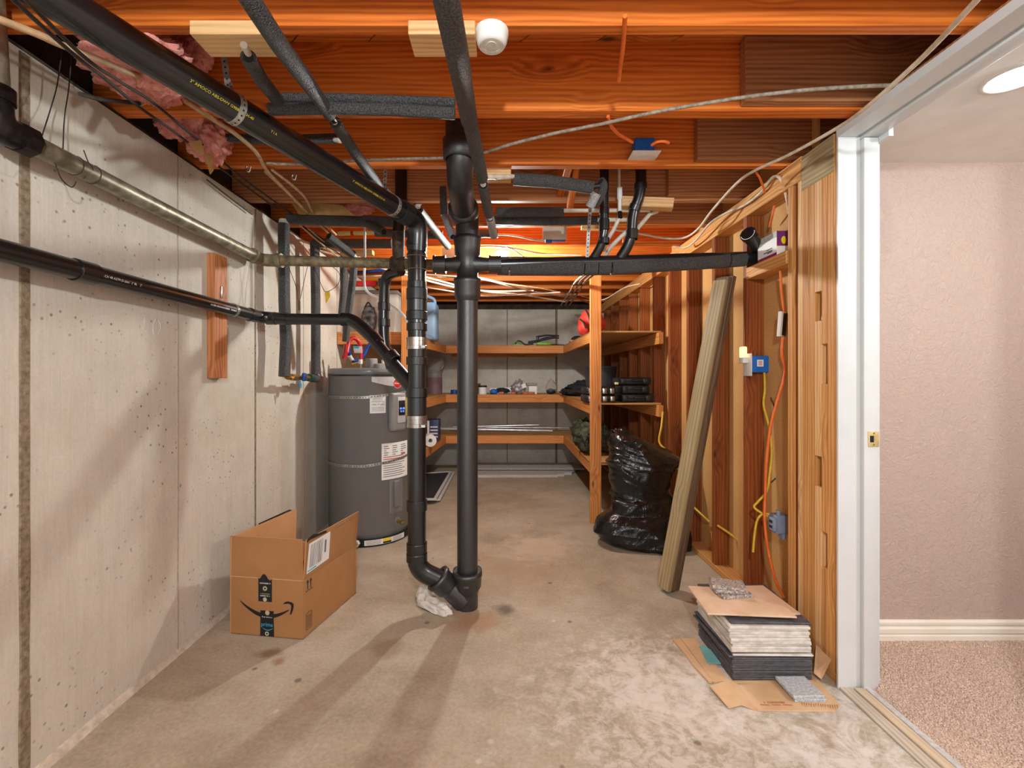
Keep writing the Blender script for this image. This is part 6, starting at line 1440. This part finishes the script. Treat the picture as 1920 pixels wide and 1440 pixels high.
o = MB().bevbox((P(1180, 614, 4.2).x, 4.2, zt_ + .012), (.10, .1, .03), .008).obj('black_pouch', 'black_soft'); tag(o, 'small flat black pouch at the back of the right top shelf', 'pouch')
# middle shelf, left corner: spreader
gx = P(814, 700, 5.7).x; t = thing('spreader_bottle', 'grey plastic canister with a mauve label on the left middle shelf', 'canister', (gx, 5.7, zm_))
MB().lathe([(.0, .001), (.10, .001), (.10, .25), (.115, .30), (.135, .40), (.14, .41), (.14, .44), (.0, .45)], (gx, 5.7, zm_), seg=24, smooth=False).obj('body', 'grey_plastic', t)
MB().lathe([(.101, .004), (.1015, .004), (.1015, .20), (.101, .20)], (gx, 5.7, zm_), seg=24).obj('label_wrap', 'purple', t)
MB().tube([(gx + .13, 5.62, zm_ + .35), (gx + .10, 5.6, zm_ + .30)], .01, 8).obj('handle', 'grey_plastic', t)
o = MB().lathe([(.022, 0.001), (.045, 0.001), (.045, .05), (.022, .05), (.022, .001)], (P(852, 727, 5.6).x, 5.6, zm_), seg=20).obj('tape_roll', 'blue_pex'); tag(o, 'small blue tape roll on the middle back shelf beside the stack', 'tape')
# clutter on the back middle shelf
yq = 5.48
def mx(x): return (x - CX) * yq / F
CL = 'odds and ends on the middle back shelf'
t = thing('paint_can', 'small white can with a dark lid on the middle back shelf', 'can', (mx(905), yq, zm_), CL)
MB().lathe([(.0, .001), (.050, .001), (.050, .085), (0, .085)], (mx(905), yq, zm_), seg=22).obj('body', 'white', t); MB().lathe([(.052, .085), (.052, .105), (.0, .108)], (mx(905), yq, zm_), seg=22).obj('lid', 'black', t)
t = thing('dark_jar', 'small dark green jar beside the white can on the middle back shelf', 'jar', (mx(897), yq + .08, zm_), CL)
MB().lathe([(.0, .001), (.03, .001), (.03, .10), (.02, .11), (.02, .13), (0, .13)], (mx(897), yq + .08, zm_), seg=16).obj('body', mat('green_jar', C(60, 74, 58), None, 12, .4), t)
o = MB().bevbox((mx(928), yq + .06, zm_ + .036), (.12, .08, .07), .004).obj('small_carton', 'paper'); tag(o, 'low white carton behind the blue packet on the middle back shelf', 'carton', CL)
o = crumple('blue_packet', Vector((mx(926), yq - .04, zm_ + .033)), (.045, .035, .032), 'blue', None, 3.3, .25, 20, 12); tag(o, 'crumpled bright blue packet on the middle back shelf', 'packet', CL)
o = crumple('black_strap_bundle', Vector((mx(942), yq + .0, zm_ + .045)), (.085, .03, .030), 'black_soft', None, 5.1, .35, 20, 12); tag(o, 'bundle of black strap on the middle back shelf', 'strap', CL)
o = MB().bevbox((mx(955), yq + .09, zm_ + .04), (.13, .05, .08), .004).obj('white_carton', 'paper'); tag(o, 'white flat carton behind the strap on the middle back shelf', 'carton', CL)
for i, x in enumerate((940, 962, 985, 996)):
    o = MB().bevbox((mx(x), yq - .045, zm_ + .016), (.06 if i < 2 else .075, .05, .03), .004).obj('orange_packet', mat('orange_packet', C(206, 104, 62), C(150, 80, 60), 40, .6)); tag(o, ('leftmost', 'second', 'third', 'rightmost')[i] + ' small orange hardware packet along the middle back shelf', 'packet', 'orange packets')
o = crumple('plastic_bag', Vector((mx(972), yq + .02, zm_ + .085)), (.075, .055, .075), mat('grey_film', C(190, 180, 178), C(110, 100, 104), 26, .3), None, 6.2, .55, 30, 18); tag(o, 'crumpled greyish plastic bag of parts on the middle back shelf', 'plastic bag', CL)
o = MB().bevbox((mx(982), yq - .03, zm_ + .10), (.05, .004, .05), .001, Euler((0, R(-25), 0))).obj('white_tag', 'paper'); tag(o, 'white paper tag sticking out of the greyish plastic bag', 'tag', CL)
t = thing('lidded_box', 'white box with a grey lid at the right of the shelf clutter', 'box', (mx(1000), yq + .03, zm_), CL)
MB().bevbox((mx(999), yq + .03, zm_ + .05), (.10, .10, .098), .004).obj('body', 'paper', t); MB().bevbox((mx(997), yq + .03, zm_ + .117), (.13, .12, .034), .008).obj('lid', 'grey_plastic', t)
t = thing('clear_bag', 'tied clear plastic bag of dark screws alone on the middle back shelf', 'plastic bag', (mx(1033), yq, zm_))
def fnc(p, d): return Vector((p.x * (1 - .55 * max(0, d.z)), p.y * (1 - .55 * max(0, d.z)), p.z)) * (1 + .15 * noise.noise(d * 4))
MB().ellipsoid((mx(1033), yq, zm_ + .095), (.065, .05, .094), 24, 18, 0, fnc).obj('film', 'clear_bag', t)
crumple('contents', Vector((mx(1033), yq, zm_ + .034)), (.055, .042, .032), 'black', t, 2.2, .3, 20, 12)
# right middle shelf: jackets, bucket, cases
t = thing('jacket_pile', 'heap of folded black jackets in the corner of the middle shelf', 'clothing', (P(1078, 735, 5.2).x, 5.15, zm_))
for i, (x, y, Y, r) in enumerate(((1085, 737, 4.9, (.20, .22, .05)), (1080, 728, 5.0, (.16, .20, .05)), (1092, 720, 5.05, (.13, .16, .045)), (1062, 738, 5.2, (.12, .16, .04)))):
    c = P(x, y, Y); crumple('fold', Vector((c.x + .06, Y + .1, max(c.z, zm_ + r[2] * .9))), r, 'black_soft', t, i * 1.9, .3, 30, 16)
t = thing('black_bucket', 'dark plastic bucket behind the post on the right middle shelf', 'bucket', (P(1120, 715, 4.6).x, 4.6, zm_))
ub = P(1122, 715, 4.6).x
MB().lathe([(.0, .001), (.13, .001), (.165, .30), (.172, .30), (.172, .315), (.160, .315), (.158, .29), (.125, .012), (0, .012)], (ub + .03, 4.65, zm_), seg=32, smooth=False).obj('body', mat('charcoal_plastic', C(58, 60, 64), C(46, 48, 52), 8, .5), t)
def case(x0, x1, y0, y1, Y, dep, label, latch, m='black'):
    a, b = P(x0, y1, Y), P(x1, y0, Y); zb = a.z; c = Vector(((a.x + b.x) / 2, Y + dep / 2, (a.z + b.z) / 2)); sz = (b.x - a.x, dep, b.z - a.z)
    t = thing('tool_case', label, 'tool case', (c.x, c.y, a.z), 'black tool cases on the right middle shelf')
    MB().bevbox(c, sz, .012).obj('shell', m, t); MB().box(c + V(0, -dep / 2 - .001, .0), (sz[0] * .98, .006, .006)).obj('seam', 'hole', t)
    if latch == 'light':
        for fx in (-.36, .12, .38): MB().bevbox(c + V(fx * sz[0], -dep / 2 - .004, .0), (.035, .012, sz[2] * .7), .003).obj('latch', 'steel', t)
        MB().b2(c + V(-.30 * sz[0], -dep / 2 - .006, -.012), c + V(-.02 * sz[0], -dep / 2 - .001, .018)).obj('label_plate', 'paper', t)
    else:
        for fx in (-.38, .3): MB().bevbox(c + V(fx * sz[0], -dep / 2 - .004, .0), (.04, .012, sz[2] * .6), .003).obj('latch', 'abs_worn', t)
        MB().tube(rnd([c + V(-.12 * sz[0], -dep / 2 - .003, .005), c + V(-.12 * sz[0], -dep / 2 - .02, .005), c + V(.18 * sz[0], -dep / 2 - .02, .005), c + V(.18 * sz[0], -dep / 2 - .003, .005)], .01, 4), .006, 8).obj('handle', 'abs_worn', t)
    return t
Yc = 3.72
def sh(y, Y): return y
zs0 = CY + (H - zm_) * F / Yc
case(1100, 1155, zs0 - 14, zs0, Yc, .3, 'lower black tool case with bright latches beside the post', 'light')
case(1100, 1154, zs0 - 29, zs0 - 14.3, Yc, .3, 'upper black tool case with bright latches beside the post', 'light')
case(1166, 1228, zs0 - 16, zs0, Yc, .28, 'lowest of three stacked black tool cases at the shelf end', 'dark')
case(1166, 1219, zs0 - 33, zs0 - 16.3, Yc, .26, 'middle of three stacked black tool cases at the shelf end', 'dark')
case(1162, 1222, zs0 - 47, zs0 - 33.3, Yc, .26, 'topmost of three stacked black tool cases at the shelf end', 'dark')
o = MB().bevbox(P(1156, zs0 - 36, Yc + .05), (.03, .03, .02), .005).obj('yellow_gadget', 'cpvc'); tag(o, 'small pale yellow gadget beside the stacked tool cases', 'gadget')
o['category'] = 'gadget'
o.location.z = zm_ + 0.155
# low shelf: poles, carton, roll, camouflage bag
for i, (x0, x1, y0, y1, Y, r) in enumerate(((828, 1025, 804, 807.5, 5.45, .016), (850, 1000, 801, 797, 5.62, .014), (840, 1070, 802, 802, 5.8, .013))):
    a, b = P(x0, y0, Y), P(x1, y1, Y); a.z = max(a.z, zl_ + r + .001); b.z = max(b.z, zl_ + r + .001)
    t = thing('metal_pole', ('front', 'raised slanting', 'rear')[i] + ' silver pole lying along the low back shelf', 'pole', a, 'silver poles on the low shelf')
    MB().tube([a, b], r, 16).obj('tube', 'alu', t); MB().tube([b, b + (b - a).normalized() * .07], r * .5, 10).obj('tip', 'white', t)
t = thing('product_carton', 'dark blue product carton with pale lettering on the left low shelf', 'carton', (P(812, 810, 4.9).x, 4.9, zl_))
cc = P(812, 808, 4.9); MB().bevbox((cc.x, 4.98, zl_ + .115), (.12, .16, .228), .003).obj('carton', 'navy', t)
for k in range(4): MB().b2((cc.x - .03, 4.898, zl_ + .04 + k * .035), (cc.x + .05, 4.9, zl_ + .055 + k * .035)).obj('print_line', 'white_ink', t)
MB().b2((cc.x - .062, 4.897, zl_ + .01), (cc.x - .04, 4.9, zl_ + .22)).obj('white_edge', 'paper', t)
t = thing('paper_roll', 'white paper roll end in front of the dark blue carton', 'roll', (P(806, 830, 4.5).x, 4.5, zl_))
MB().lathe([(.02, -.06), (.06, -.06), (.06, .06), (.02, .06), (.02, -.06)], (P(806, 830, 4.5).x - .01, 4.55, zl_ + .062), (0.3, -1, 0), 24).obj('roll', 'paper', t)
t = thing('camouflage_bag', 'camouflage fabric bag on the right low shelf beside the post', 'bag', (P(1090, 830, 4.3).x, 4.3, zl_))
for i, (x, y, Y, r) in enumerate(((1100, 822, 4.15, (.17, .22, .14)), (1085, 816, 4.6, (.13, .22, .13)))):
    c = P(x, y, Y); crumple('body' if i == 0 else 'end_pocket', Vector((c.x + .06, Y, zl_ + r[2] * 1.02)), r, 'camo', t, 3.0 + i, .28, 40, 24)
MB().tube(cat([P(1088, 815, 3.98), P(1096, 830, 3.95), P(1104, 812, 3.95)], 6), .008, 8).obj('strap', 'black_soft', t)
# floor at the far end: panels and window screens
t = thing('wall_panel', 'long grey-white panel lying on the floor along the far wall', 'panel', P(980, 888, 5.5), 'panels on the far floor')
MB().prism([(-.55, 5.52, .035), (.98, 5.52, .035), (.92, 5.9, .035), (-.55, 5.9, .035)], (0, 0, .012)).obj('sheet', 'panel', t)
t = thing('wall_panel', 'shorter stepped white panel lying in front of the long panel', 'panel', P(980, 892, 5.3), 'panels on the far floor')
MB().prism([(-.5, 5.25, .001), (.62, 5.25, .001), (.62, 5.30, .001), (.70, 5.30, .001), (.70, 5.38, .001), (.80, 5.38, .001), (.86, 5.50, .001), (-.5, 5.50, .001)], (0, 0, .03)).obj('sheet', 'panel', t)
for i, (z, dx, lab) in enumerate(((0.02, 0, 'lower'), (0.045, -0.04, 'upper'))):
    q = [PZ(800, 938, z), PZ(823, 938, z), PZ(851, 886, z), PZ(808, 890, z)]
    q = [p + V(dx, 0.02 * i, 0) for p in q]; q[0].x -= .12; q[3].x -= .12
    t = thing('window_screen', lab + ' window screen with a white frame lying on the floor beside the heater', 'window screen', q[0], 'window screens on the floor')
    MB().prism(q, (0, 0, .004)).obj('mesh', 'screen', t)
    for k in range(4):
        a, b = q[k], q[(k + 1) % 4]; board('frame_bar', a + V(0, 0, .004), b + V(0, 0, .004), .028, .016, 'paint_white', t)
